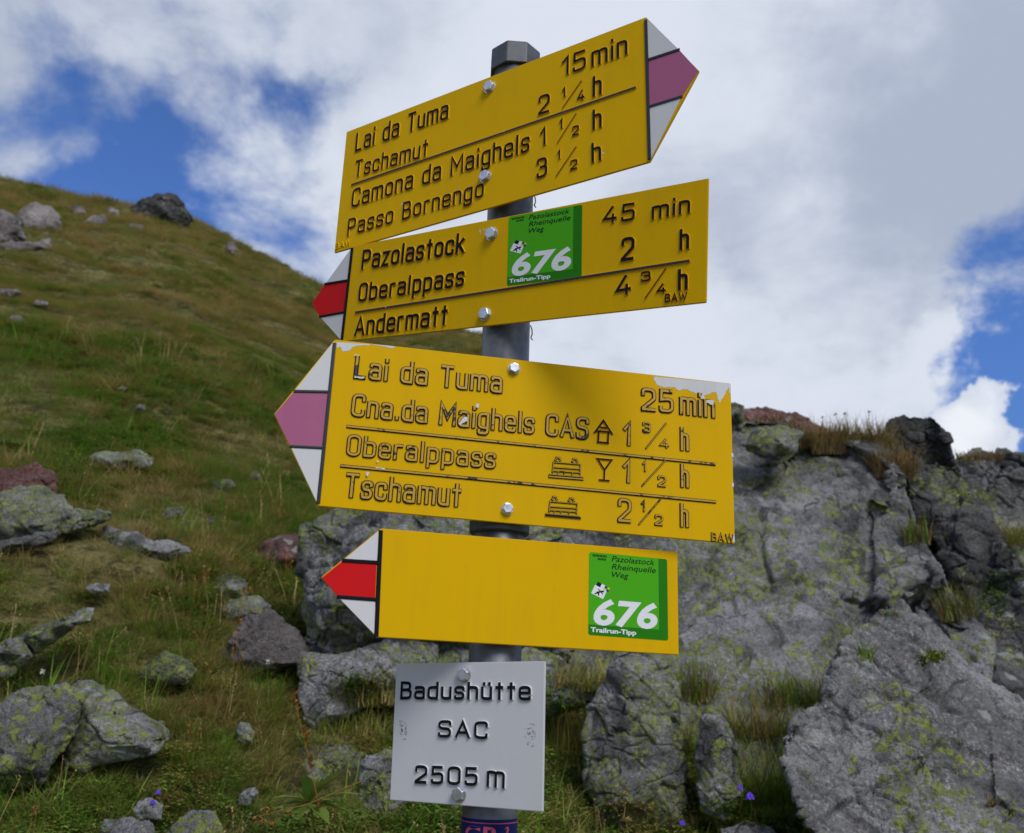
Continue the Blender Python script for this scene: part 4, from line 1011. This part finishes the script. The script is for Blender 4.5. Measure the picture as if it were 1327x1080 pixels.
# --- green stickers
def sticker(s, TL, TR, BL, label):
    a, b, c = s.uv(*TL), s.uv(*TR), s.uv(*BL); eu, ev = b-a, c-a
    def P(x, y, h): q = a+eu*x+ev*y; return (q[0], -h, q[1])
    def poly(pts, h, m, name, parent, lab=None):
        V = [P(x, y, h) for x, y in pts]
        q = [(v[0], v[2]) for v in V]
        if sum(q[i][0]*q[(i+1) % len(q)][1]-q[(i+1) % len(q)][0]*q[i][1] for i in range(len(q))) < 0: V = V[::-1]
        return link(name, mesh_data(name, V, [list(range(len(V)))], [m]), parent, label=lab)
    cr = .02
    base = poly([(cr, 0), (1-cr, 0), (1, cr), (1, 1-cr), (1-cr, 1), (cr, 1), (0, 1-cr), (0, cr)], .00025, GRN, 'sticker', s.root, label)
    poly([(.885, .005), (.98, .005), (.998, .02), (.998, .98), (.98, .997), (.02, .997), (.004, .98), (.004, .875), (.885, .875)], .0003, GRD, 'dark_band', base)
    def txt(t_, x0, y0, x1, ytop, m, shear, bold, nm, h=.00042, lab=None):
        tv, tf = text_mesh(t_, shear, bold); tx0, tx1 = tv[:, 0].min(), tv[:, 0].max()
        capv, _ = text_mesh('T' if t_[0].isalpha() else '7', 0, bold); ch = capv[:, 1].max()
        V = [P(x0+(v[0]-tx0)/(tx1-tx0)*(x1-x0), y0-(v[1]/ch)*(y0-ytop), h) for v in tv]
        o = link(nm, mesh_data(nm, V, tf, [m]), base, label=lab)
    for (t_, y, x1) in (('Pazolastock', .092, .835), ('Rheinquelle', .188, .85), ('Weg', .285, .50)): txt(t_, .285, y, x1, y-.068, BLK, .22, .004, 'print', lab='small black italic print reading '+t_)
    txt('676', .065, .862, .865, .565, PWH, .16, .032, 'numerals', lab='large white italic numerals 676')
    txt('Trailrun-Tipp', .03, .960, .595, .905, PWH, 0, .03, 'print', lab='small white print reading Trailrun-Tipp')
    for (x0, x1, y) in ((.045, .235, .038), (.11, .235, .078)):     # illegible fine print: a row of tiny marks
        n = int((x1-x0)/.018)
        V, Fc = [], []
        for k in range(n):
            xx = x0+k*.018; b_ = len(V); V += [P(xx, y+.014, .00035), P(xx+.012, y+.014, .00035), P(xx+.013, y-(.012 if k % 3 else .016), .00035), P(xx+.001, y-.012, .00035)]; Fc.append([b_, b_+1, b_+2, b_+3])
        link('fine_print', mesh_data('fine_print', V, Fc, [BLK]), base)
    # tilted emblem
    ex, ey = np.array([.135, .055]), np.array([-.045, .10])
    def E(x, y): o = np.array([.085, .40]); q = o+ex*x+ey*y; return (q[0], q[1])
    lg = poly([E(-.05, .0), E(1.05, .0), E(1.05, 1.05), E(-.05, 1.05)], .00045, PWH, 'emblem', base, 'small tilted white emblem with a black figure')
    def sub(pts, m, nm, h=.0005): poly(pts, h, m, nm, lg)
    sub([E(.05, -.45), E(.42, -.45), E(.42, -.0), E(.05, -.0)], BLK, 'emblem_field')
    sub([E(.42, -.45), E(.74, -.45), E(.74, 0), E(.42, 0)], PWH, 'emblem_field')
    for (x, y, m) in ((.76, -.42, BLU), (1.0, -.42, YPR), (.76, -.16, YPR), (1.0, -.16, BLU)):
        sub([E(x, y), E(x+.2, y), E(x+.2, y+.22), E(x, y+.22)], m, 'emblem_field')
    # springing animal: body, legs, horns
    for pts in ([E(.30, .62), E(.62, .30), E(.74, .40), E(.42, .74)], [E(.60, .32), E(.78, .14), E(.90, .26), E(.74, .42)], [E(.34, .66), E(.20, .92), E(.28, .96), E(.46, .74)],
                [E(.42, .70), E(.56, .95), E(.64, .92), E(.54, .60)], [E(.62, .45), E(.86, .62), E(.90, .54), E(.70, .38)], [E(.50, .40), E(.30, .30), E(.32, .22), E(.58, .32)]):
        sub(pts, BLK, 'emblem_figure', .00055)
sticker(s2, (659.4, 281.5), (754.7, 265.3), (657, 371), 'square green trail sticker right of the upper bolt')
sticker(s4, (763.3, 715.3), (864.5, 724.9), (762, 823), 'square green trail sticker near the right end')

# ------------------------------------------------------------------ vegetation pieces
class Veg:
    def __init__(s): s.V = []; s.F = []; s.S = []; s.M = []
    def blade(s, base, direc, h, w, bend, shade, mat=0, seg=3):
        base = np.array(base, float); direc = np.array(direc, float); side = np.array([-direc[1], direc[0], 0.0])
        if np.linalg.norm(side) < 1e-6: side = np.array([1.0, 0, 0])
        side /= np.linalg.norm(side); st = len(s.V); horiz = np.array([direc[0], direc[1], 0]); hn = np.linalg.norm(horiz); horiz = horiz/hn if hn > 1e-6 else np.array([1.0, 0, 0])
        tilt = math.atan2(hn, max(direc[2], .01)); p = base.copy(); L = h/seg
        for k in range(seg+1):
            ww = w*(1-(k/seg)**1.7)*.5
            if k == seg: s.V.append(tuple(p))
            else: s.V += [tuple(p-side*ww), tuple(p+side*ww)]
            a = tilt+bend*(k+.5)/seg; p = p+(horiz*math.sin(a)+np.array([0, 0, 1])*math.cos(a))*L
        for k in range(seg-1): s.F.append([st+2*k, st+2*k+1, st+2*k+3, st+2*k+2]); s.S.append(shade); s.M.append(mat)
        s.F.append([st+2*(seg-1), st+2*(seg-1)+1, st+2*seg]); s.S.append(shade); s.M.append(mat)
    def leaf(s, base, direc, L, w, shade, mat=0, curl=.3):
        base = np.array(base, float); d = np.array(direc, float); d /= np.linalg.norm(d); side = np.cross(d, [0, 0, 1.0]); 
        if np.linalg.norm(side) < 1e-3: side = np.array([1.0, 0, 0])
        side /= np.linalg.norm(side); up = np.cross(side, d); st = len(s.V)
        for (t_, k) in ((0, .1), (.3, .9), (.65, .8), (1, .0)):
            c = base+d*L*t_-np.array([0, 0, 1])*curl*L*t_*t_
            if k == 0: s.V.append(tuple(c))
            else: s.V += [tuple(c-side*w*.5*k+up*w*.12*k), tuple(c), tuple(c+side*w*.5*k+up*w*.12*k)]
        for r in range(2):
            for q in range(2): s.F.append([st+3*r+q, st+3*r+q+1, st+3*r+4+q, st+3*r+3+q]); s.S.append(shade); s.M.append(mat)
        for q in range(2): s.F.append([st+6+q, st+7+q, st+9]); s.S.append(shade); s.M.append(mat)
    def tube(s, pts, r, shade, mat=0, n=4, taper=.6):
        st = len(s.V); pts = [np.array(p, float) for p in pts]
        for i, p in enumerate(pts):
            d = pts[min(i+1, len(pts)-1)]-pts[max(i-1, 0)]; d /= np.linalg.norm(d); a = np.cross(d, [.3, 1, .2]); a /= np.linalg.norm(a); b = np.cross(d, a)
            rr_ = r*(1-(1-taper)*i/(len(pts)-1))
            for k in range(n): an = 2*math.pi*k/n; s.V.append(tuple(p+a*rr_*math.cos(an)+b*rr_*math.sin(an)))
        for i in range(len(pts)-1):
            for k in range(n): s.F.append([st+i*n+k, st+i*n+(k+1) % n, st+(i+1)*n+(k+1) % n, st+(i+1)*n+k]); s.S.append(shade); s.M.append(mat)
    def data(s, name, mats):
        me = mesh_data(name, s.V, s.F, mats, s.M)
        at = me.attributes.new('shade', 'FLOAT', 'FACE'); at.data.foreach_set('value', np.array(s.S, np.float32)); return me
def tuft_data(name, seed, n, rad, hmin, hmax, w, spread, mats, dry_frac=0.0, bend=.9, shade0=.0):
    r_ = random.Random(seed); v = Veg()
    for k in range(n):
        a = r_.uniform(0, 6.283); q = rad*math.sqrt(r_.random()); h = r_.uniform(hmin, hmax)
        a2 = a+r_.uniform(-.8, .8); t = spread*(.25+q/rad)*r_.uniform(.4, 1.2)
        dry = 1 if r_.random() < dry_frac else 0
        v.blade((q*math.cos(a), q*math.sin(a), -.012), (math.sin(t)*math.cos(a2), math.sin(t)*math.sin(a2), math.cos(t)), h, w*r_.uniform(.7, 1.3), bend*r_.uniform(.2, 1.3), min(1, max(0, r_.gauss(.5+shade0, .25))), dry)
    return v.data(name, mats)
def shrub_data(name, seed, n, rad, h, mats):
    r_ = random.Random(seed); v = Veg()
    for k in range(n):
        a = r_.uniform(0, 6.283); q = rad*math.sqrt(r_.random()); z = h*r_.uniform(.2, 1)*(1-.6*(q/rad)**2)
        b = r_.uniform(0, 6.283); L = r_.uniform(.008, .016)
        v.leaf((q*math.cos(a), q*math.sin(a), z), (math.cos(b), math.sin(b), r_.uniform(-.1, .9)), L, L*.55, min(1, max(0, r_.gauss(.45, .25))), 0)
    for k in range(n//10):
        a = r_.uniform(0, 6.283); q = rad*math.sqrt(r_.random()); v.tube([(q*.4*math.cos(a), q*.4*math.sin(a), -.01), (q*math.cos(a), q*math.sin(a), h*.7)], .0008, .7, 1, 3)
    return v.data(name, mats)
def stalk_data(name, seed, n, rad, h):
    r_ = random.Random(seed); v = Veg()
    for k in range(n):
        a = r_.uniform(0, 6.283); q = rad*r_.random(); hh = h*r_.uniform(.7, 1.2); x, y = q*math.cos(a), q*math.sin(a); dx, dy = r_.uniform(-.25, .25)*hh, r_.uniform(-.25, .25)*hh
        v.tube([(x, y, -.01), (x+dx*.4, y+dy*.4, hh*.5), (x+dx, y+dy, hh)], .0009, r_.random(), 0, 3)
        for j in range(7):
            t = .72+.28*j/6; b = r_.uniform(0, 6.28); v.leaf((x+dx*t, y+dy*t, hh*t), (math.cos(b), math.sin(b), .9), .010, .004, r_.random(), 0, .1)
    return v.data(name, [DRY])
lib = bpy.data.collections.new('tuft_library')      # meshes that the turf object instances; not part of the scene
LIBM = []
for k in range(3): LIBM.append(tuft_data(f'tuft', 100+k, 34, .035, .045, .12, .0026, .55, [GRASS, DRY], .12))
for k in range(2): LIBM.append(tuft_data(f'tuft_fine', 110+k, 44, .040, .05, .10, .0018, .75, [GRASS, DRY], .30, 1.2, .12))
LIBM.append(tuft_data('tuft_dry', 120, 40, .040, .05, .11, .0020, .7, [DRY, GRASS], .25, 1.2))
LIBM.append(tuft_data('tuft_rust', 121, 30, .035, .04, .09, .0022, .7, [RUST, GRASS], .35, 1.0))
for k in range(2): LIBM.append(shrub_data('leafy_cushion', 130+k, 120, .055, .05, [LEAF, RUST]))
LIBM.append(stalk_data('seed_stalks', 140, 3, .04, .17))
LIBM.append(tuft_data('tuft_long', 150, 26, .03, .10, .20, .0030, .6, [GRASS, DRY], .1, 1.5, -.15))
for i, m in enumerate(LIBM):
    m.name = 'lib_%02d' % i; lib.objects.link(bpy.data.objects.new('lib_%02d' % i, m))
KW_NEAR = np.array([6, 6, 6, 5, 5, 2.5, 2.0, 6, 6, .5, .7]); KW_FAR = np.array([2.5, 2.5, 2.5, 5, 5, 7, .25, 1.0, 1.0, 0, .05])
def turf_object(name, N, az0, az1, r0, r1, kw, scale_fn, seed, label, zsc=1.0):
    g = np.random.default_rng(seed)
    az = np.radians(g.uniform(az0, az1, N)); r = np.exp(g.uniform(math.log(r0), math.log(r1), N))
    x, y = np.sin(az)*r, np.cos(az)*r
    P = np.stack([x, y, x*0], 1)
    cl_ = fbm(P*([.9, 3.2, 1] if r0 > 5 else [2.2, 2.2, 1]), 4, 77); keep = g.random(N) < np.clip(.85+cl_*.9, .5, 1)
    x, y, r, P, cl_ = x[keep], y[keep], r[keep], P[keep], cl_[keep]; n = len(x)
    z = terrain_z(x, y)
    if r0 < 5:      # turf is grazed and trodden thin right in front of the stones
        q_ = (np.stack([x, y, z+.045], 1)-CO)@CR; dz = -q_[:, 2]; qx = CX+F*q_[:, 0]/dz; qy = CY-F*q_[:, 1]/dz; drop = np.zeros(n, bool)
        for pl_, dp_, nm_ in STONE_MASK:
            if nm_ == 'hill_rock': continue
            m_ = (qx > pl_[:, 0].min()+2) & (qx < pl_[:, 0].max()-2) & (qy > pl_[:, 1].min()) & (qy < pl_[:, 1].max()-(.10*np.ptp(pl_[:, 1]))) & (dz < dp_+.3) & (dz > dp_-.32)
            drop |= m_
        kp = ~drop | (g.random(n) < .22)
        x, y, z, r, P, cl_ = x[kp], y[kp], z[kp], r[kp], P[kp], cl_[kp]; n = len(x)
    # clumped species
    sp = fbm(P*1.6, 2, 91)
    w = np.tile(kw, (n, 1)); w[:, 7:9] *= np.clip(1+sp*6, .05, 6)[:, None]; w[:, 5:7] *= np.clip(1-sp*5, .1, 5)[:, None]; w[:, 10] *= np.clip(1+fbm(P*3, 2, 33)*6, .02, 6)
    cs = np.cumsum(w, 1); idx = (g.random(n)[:, None]*cs[:, -1:] > cs).sum(1)
    sc_ = scale_fn(r)*g.uniform(.7, 1.3, n)*np.clip(1+cl_*(1.1 if r0 > 5 else .5), .45, 1.6)
    me = bpy.data.meshes.new(name); me.from_pydata(np.stack([x, y, z], 1).tolist(), [], [])
    a = me.attributes.new('kind_index', 'INT', 'POINT'); a.data.foreach_set('value', idx.astype(np.int32))
    zs = zsc*g.uniform(.75, 1.3, n)*np.where(idx == 10, 1.2, 1)
    a = me.attributes.new('size', 'FLOAT_VECTOR', 'POINT'); a.data.foreach_set('vector', np.stack([sc_, sc_, sc_*zs], 1).astype(np.float32).ravel())
    rot = np.stack([g.normal(0, .12, n), g.normal(0, .12, n), g.uniform(0, 6.283, n)], 1).astype(np.float32)
    a = me.attributes.new('turn', 'FLOAT_VECTOR', 'POINT'); a.data.foreach_set('vector', rot.ravel())
    o = link(name, me, kind='stuff', label=label, cat='grass')
    mod = o.modifiers.new('tufts', 'NODES'); mod.node_group = TUFT_NG
    return o
ng = bpy.data.node_groups.new('tufts', 'GeometryNodeTree'); TUFT_NG = ng
ng.interface.new_socket('Geometry', in_out='INPUT', socket_type='NodeSocketGeometry'); ng.interface.new_socket('Geometry', in_out='OUTPUT', socket_type='NodeSocketGeometry')
gi = ng.nodes.new('NodeGroupInput'); go = ng.nodes.new('NodeGroupOutput')
ci = ng.nodes.new('GeometryNodeCollectionInfo'); ci.inputs['Collection'].default_value = lib; ci.inputs['Separate Children'].default_value = True; ci.inputs['Reset Children'].default_value = True
ip = ng.nodes.new('GeometryNodeInstanceOnPoints'); ip.inputs['Pick Instance'].default_value = True
def named(nm, typ):
    n = ng.nodes.new('GeometryNodeInputNamedAttribute'); n.data_type = typ; n.inputs[0].default_value = nm; return n.outputs[0]
ng.links.new(gi.outputs[0], ip.inputs['Points']); ng.links.new(ci.outputs[0], ip.inputs['Instance'])
ng.links.new(named('kind_index', 'INT'), ip.inputs['Instance Index']); ng.links.new(named('size', 'FLOAT_VECTOR'), ip.inputs['Scale'])
e2r = ng.nodes.new('FunctionNodeEulerToRotation'); ng.links.new(named('turn', 'FLOAT_VECTOR'), e2r.inputs[0]); ng.links.new(e2r.outputs[0], ip.inputs['Rotation'])
ng.links.new(ip.outputs[0], go.inputs[0])
turf_object('meadow_grass', 56000, -42, 40, 1.5, 7.0, KW_NEAR, lambda r: .80+.10*(r-1.5), 201, 'mixed green and straw alpine grass covering the near slope', .62)
turf_object('hill_grass', 62000, -44, 4, 6.0, 42.0, KW_FAR, lambda r: .80*(r/6)**.80, 202, 'short olive and tan grass covering the hillside', .42)

# ------------------------------------------------------------------ single plants and tufts
def tuft_at(label, px, py, wpx, hpx, n, mats, dry=.3, seed=1, lean=.5, depth=None, bw=.0022, group=None, shade0=0.0, extra=None):
    """one clump of grass rooted at a pixel of the place (on rock or turf)"""
    r_ = random.Random(seed); v = Veg(); d0 = depth or rock_depth(px, py, 3.0); c = W(px, py, d0)
    wm = wpx/F*d0; hm = hpx/F*d0
    for k in range(n):
        x = px+r_.uniform(-.5, .5)*wpx; y = py+r_.uniform(-.12, .12)*wpx*.6
        dd = rock_depth(x, y, d0) if depth is None and k % 5 == 0 else None
        if dd is not None and abs(dd-d0) < .16: dl = dd
        elif 'dl' not in locals(): dl = d0
        p = W(x, y, dl)-c
        a = r_.uniform(0, 6.283); t = lean*r_.uniform(.1, 1.1)
        v.blade(p-np.array([0, 0, .015]), (math.sin(t)*math.cos(a), math.sin(t)*math.sin(a), math.cos(t)), hm*r_.uniform(.45, 1.15), bw*r_.uniform(.6, 1.3)*(d0/2.5), r_.uniform(.1, 1.2), min(1, max(0, r_.gauss(.5+shade0, .28))), 1 if r_.random() < dry else 0)
    if extra:
        for k in range(extra):
            x = px+r_.uniform(-.5, .5)*wpx; p = W(x, py, d0)-c; hh = hm*r_.uniform(.8, 1.0); dx = r_.uniform(-.2, .2)*hh
            v.tube([p, p+[dx*.5, 0, hh*.5], p+[dx, 0, hh]], .0010*(d0/2.5), .5, 1, 3)
            for j in range(8): b = r_.uniform(0, 6.28); v.leaf(p+[dx, 0, hh], (math.cos(b), math.sin(b), r_.uniform(-.2, 1)), .013, .006, r_.random(), 1, .1)
    return link('grass_tuft', v.data('grass_tuft', mats), label=label, cat='grass tuft', loc=c, group=group)
tuft_at('dense bristly tuft growing on the ledge between the two biggest boulders', 1042, 912, 100, 70, 620, [RUST, GRASS], .40, 301, .85)
tuft_at('second bristly tuft just left of and below the dense ledge tuft', 985, 955, 85, 75, 460, [RUST, GRASS], .45, 302, .9)
tuft_at('dark brown tuft spilling beside the lowest yellow sign corner', 893, 905, 60, 75, 480, [GRASS, RUST], .6, 303, .7)
tuft_at('hanging brown tuft between the lichened rock and the pointed rock', 898, 985, 50, 75, 420, [RUST, GRASS], .35, 304, .7)
tuft_at('dark tuft in the hollow right of the pointed rock', 992, 1035, 80, 100, 520, [GRASS, RUST], .5, 305, .8, 2.32)
tuft_at('grass filling the gap under the left flank of the corner boulder', 1000, 1062, 90, 50, 300, [GRASS, RUST], .3, 306, .6)
tuft_at('green and brown grass between white plate and lichened rock', 740, 975, 60, 100, 380, [GRASS, RUST], .45, 307, .5)
tuft_at('mossy grass hanging over the rocks right of the white plate top', 755, 885, 80, 50, 520, [GRASS, DRY], .35, 308, 1.0)
tuft_at('tuft of grass on the pale wedge rock left of the white plate', 475, 905, 75, 40, 320, [GRASS, DRY], .3, 309, .8)
tuft_at('grass cushion spreading below the pale wedge rock', 455, 950, 90, 55, 380, [GRASS, DRY], .3, 310, .8)
tuft_at('rust brown dry grass crowning the huge boulder at the left of the dark block', 1105, 578, 105, 46, 1300, [DRY, RUST], .25, 311, .6, 4.05, .0022, None, 0, 3)
tuft_at('dry grass strip on the crest left of the rust brown crown', 1048, 572, 80, 32, 700, [DRY, RUST], .4, 312, .7, 4.1, .0022, None, 0, 2)
tuft_at('brown grass hanging down beside the upright dark block', 1160, 612, 52, 52, 560, [DRY, RUST], .5, 313, .7, 3.95)
tuft_at('low reddish brown grass on the crest far left of the dark block', 985, 545, 95, 16, 380, [RUST, DRY], .3, 314, .8, 4.35)
tuft_at('dark grass growing in the upper part of the crevice', 1188, 700, 34, 44, 260, [RUST, GRASS], .4, 315, .5)
tuft_at('dark grass growing in the lower part of the crevice', 1240, 800, 45, 60, 300, [RUST, GRASS], .3, 316, .5)
tuft_at('tuft in the notch above the corner boulder', 1155, 797, 26, 22, 110, [RUST, GRASS], .4, 317, .5)
tuft_at('grass along the groove on top of the corner boulder', 1120, 850, 24, 34, 120, [GRASS, RUST], .3, 318, .6)
tuft_at('brown grass on the flat rock at the far right crest', 1270, 592, 60, 14, 320, [RUST, DRY], .4, 319, .7, 5.2)
tuft_at('green grass on the slope at the far right edge', 1310, 700, 60, 40, 320, [GRASS, DRY], .5, 320, .6, 4.6, .0025)
tuft_at('olive grass between the two rocks at the far right', 1268, 660, 30, 40, 200, [GRASS, DRY], .5, 321, .6, 4.7)
tuft_at('small dry brown tuft on the face of the corner boulder', 1283, 1035, 14, 18, 60, [DRY, RUST], .5, 322, .8)
tuft_at('small round tuft on the face of the huge boulder behind the sign end', 965, 628, 22, 16, 120, [GRASS, DRY], .3, 323, .9)
tuft_at('straw coloured grass at the foot of the pole sticker', 560, 1085, 70, 45, 320, [DRY, GRASS], .5, 324, .6)
tuft_at('straw and green grass just right of the pole foot', 715, 1085, 80, 50, 360, [GRASS, DRY], .5, 325, .6)
tuft_at('reddish herbs at the bottom left of the bellflowers', 870, 1075, 70, 45, 280, [GRASS, RUST], .6, 326, .6)
tuft_at('grass in front of the dark hollow under the lichened rock', 800, 1070, 80, 45, 300, [GRASS, RUST], .5, 327, .6)

# moss cushions
def cushion_at(label, px, py, wpx, hpx, n, mats, seed, depth=None):
    r_ = random.Random(seed); v = Veg(); d0 = depth or rock_depth(px, py, 3.0); c = W(px, py, d0)
    for k in range(n):
        x = px+r_.gauss(0, .28)*wpx; y = py+r_.gauss(0, .28)*hpx; dd = (rock_depth(x, y, d0) if depth is None else d0) or d0
        if abs(dd-d0) > .3: dd = d0
        p = W(x, y, dd-.008)-c; b = r_.uniform(0, 6.28); L = r_.uniform(.008, .016)
        v.leaf(p, (math.cos(b), math.sin(b), r_.uniform(.0, 1.2)), L, L*.6, min(1, max(0, r_.gauss(.45, .28))), 0)
    return link('low_shrub', v.data('low_shrub', mats), label=label, cat='plant', loc=c)
cushion_at('yellow green moss patch on top of the corner boulder', 1210, 852, 30, 14, 260, [MOSS], 401)
cushion_at('bright leafy cushion below the violet bellflowers', 965, 1052, 70, 26, 420, [BLEAF], 402)
cushion_at('dark leafy cushion right of the white plate', 728, 940, 34, 90, 500, [LEAF], 403)
cushion_at('mossy cushion on the wedge rock left of the white plate', 470, 890, 80, 34, 600, [LEAF], 404)
cushion_at('leafy cushion between the hanging tuft and the bottom edge', 800, 1050, 120, 26, 500, [LEAF], 405)
cushion_at('small leafy cushion at the base of the dark slab', 1290, 770, 40, 50, 300, [LEAF], 406)
cushion_at('dark leafy carpet below the rounded lichened rock', 420, 1065, 120, 24, 500, [LEAF], 407)

# broad-leaved herb with a dried stalk, bottom centre left
d_h = (rock_depth(400, 1040, 2.2) or 2.2)-.32; c = W(400, 1040, d_h)
v = Veg(); r_ = random.Random(8)
for (ex, ey, wd) in [(345, 1035, .020), (352, 1052, .018), (375, 1068, .02), (455, 1048, .022), (470, 1066, .02), (440, 1000, .018), (460, 985, .018), (395, 992, .014), (425, 1070, .022), (480, 1030, .02), (405, 1075, .02), (372, 1018, .014)]:
    e = W(ex, ey, d_h+r_.uniform(-.05, .05))-c; L = np.linalg.norm(e)
    v.leaf((0, 0, 0), e+np.array([0, 0, .25*L]), L*.95, wd*1.9, r_.random(), 0, .22)
herb = link('broad_leaved_herb', v.data('broad_leaved_herb', [BLEAF]), label='herb with long bright green pointed leaves at the bottom, left of the white plate', cat='plant', loc=c)
v = Veg(); d_s = d_h-.03; c = W(412, 1040, d_s)
P = [W(x, y, d_s)-c for x, y in [(412, 1040), (404, 1000), (396, 965), (388, 935), (380, 900)]]; v.tube(P, .0013, .4, 0, 5)
for (x, y, k) in [(384, 918, 8), (397, 955, 9), (403, 990, 9), (381, 905, 5), (413, 1045, 9)]:
    for j in range(k+5): b = r_.uniform(0, 6.28); v.leaf(W(x+r_.uniform(-2, 2), y+r_.uniform(-7, 7), d_s)-c, (math.cos(b), math.sin(b), 1.3), .014, .007, r_.random(), 0, .1)
link('dried_stalk', v.data('dried_stalk', [SEED]), label='upright dried orange brown flower stalk with four seed whorls', cat='plant', loc=c)
v = Veg(); c = W(400, 1045, d_s)
P = [W(x, y, d_s-.02)-c for x, y in [(470, 1012), (440, 1025), (400, 1042), (360, 1052), (335, 1058)]]; v.tube(P, .0015, .9, 0, 5)
for (x, y) in [(337, 1060), (352, 1064), (380, 1052), (345, 1048)]:
    for j in range(10): b = r_.uniform(0, 6.28); v.leaf(W(x+r_.uniform(-5, 5), y+r_.uniform(-4, 4), d_s)-c, (math.cos(b), math.sin(b), -.3), .013, .006, r_.random(), 0, .1)
link('dried_stalk', v.data('dried_stalk', [SEED]), label='fallen dried straw stalk lying across the green leaves', cat='plant', loc=c)
# pale dried star flower heads at the bottom
for (x, y, lab) in [(808, 1033, 'pale dried star shaped flower head under the lichened rock'), (812, 1066, 'dried star shaped flower head at the bottom edge under the lichened rock')]:
    v = Veg(); dd = 2.15; c = W(x, y+28, dd)
    v.tube([(0, 0, 0), (.004, 0, .025), W(x, y, dd)-c], .0012, .6, 0, 4)
    for j in range(16): b = j*.3927; v.leaf(W(x, y, dd)-c, (math.cos(b), math.sin(b)*.5, .35+.5*(j % 2)), .019, .008, r_.random(), 0, .1)
    link('dried_flower', v.data('dried_flower', [DRY]), label=lab, cat='flower', loc=c)
# flowers
def bell(x, y, lab, dd, sz=.011, m=VFLO):
    v = Veg(); c = W(x, y+30, dd); top = W(x, y, dd)-c
    v.tube([(0, 0, 0), top*.6+np.array([.004, 0, 0]), top+np.array([0, 0, sz*.9])], .0008, .4, 1, 3)
    for j in range(7):
        b = j*.8976; v.leaf(top+np.array([0, 0, sz*.9]), (math.cos(b)*.45, math.sin(b)*.45, -1), sz*1.8, sz*.9, r_.random(), 0, -.25)
    link('bellflower' if m is VFLO else 'white_flower', v.data('flower', [m, GRASS]), label=lab, cat='flower', loc=c)
bell(972, 1034, 'larger violet bellflower at the bottom right of the pole', 2.1, .014)
bell(959, 1022, 'smaller violet bellflower just up and left of the larger one', 2.12, .009)
bell(884, 1068, 'single violet bellflower at the bottom edge below the pointed rock', 2.05, .010)
for (x, y, lab) in [(205, 1028, 'tiny violet flower above the small rough stone at lower left'), (198, 1041, 'tiny violet flower touching the small rough stone at lower left'),
                    (240, 678, 'tiny blue flower beside the tiny pale stone in the meadow'), (274, 676, 'tiny blue flower alone in the meadow grass')]:
    bell(x, y, lab, max(1.5, (hit(x, y+12) or 2.3)-.06), .008)
for (x, y, lab) in [(347, 858, 'white fluffy flower head right of the brownish pyramid boulder'), (55, 870, 'white fluffy flower head above the large lower left boulder')]:
    v = Veg(); dd = (rock_depth(x, y+14, 2.6) or 2.6)-.08; c = W(x, y+22, dd); top = W(x, y, dd)-c
    v.tube([(0, 0, 0), top], .0009, .4, 1, 3)
    for j in range(90): b = r_.uniform(0, 6.28); e = r_.uniform(-1.3, 1.3); v.leaf(top, (math.cos(b), math.sin(b), e), r_.uniform(.006, .010), .0022, r_.random(), 0, .1)
    link('white_flower', v.data('flower', [WFLO, GRASS]), label=lab, cat='flower', loc=c)
# orange seed stalks on the near slope
i = 0
for (x, y, h, lab) in [(300, 850, 45, 'orange dried stalk against the brownish pyramid boulder'), (303, 872, 30, 'short orange dried stalk in front of the pyramid boulder'),
                  (287, 700, 55, 'thin orange stalk in the upper meadow'), (360, 690, 30, 'small orange herb above the dark red stone'), (250, 790, 45, 'reddish dried stalk left of the flat lichened stone'),
                  (262, 775, 40, 'pale brown stalk above the reddish one'), (38, 1075, 30, 'orange stalk at the bottom left corner'), (310, 800, 40, 'brown seed stalk rising before the flat lichened stone'),
                  (245, 975, 34, 'dry straw stalk right of the wedge boulder'), (372, 755, 35, 'yellow herb stalk under the dark red stone')]:
    dd = max(1.5, (rock_depth(x, y, 3) or 3)-.06); c = W(x, y, dd); hh = h/F*dd; v = Veg(); rr2 = random.Random(int(x))
    for q in range(2):
        dx = rr2.uniform(-.2, .2)*hh; v.tube([(q*.01, 0, -.02), (q*.01+dx*.4, 0, hh*.5), (q*.01+dx, 0, hh)], .0009*dd/2.5, .4, 0, 3)
        for j in range(12): t = rr2.uniform(.5, 1); b = rr2.uniform(0, 6.28); v.leaf((q*.01+dx*t, 0, hh*t), (math.cos(b), math.sin(b), .8), .011*dd/2.5, .005*dd/2.5, rr2.random(), 0, .1)
    link('dried_stalk', v.data('dried_stalk', [SEED]), label=lab, cat='plant', loc=c, group='dried stalks on the left slope')
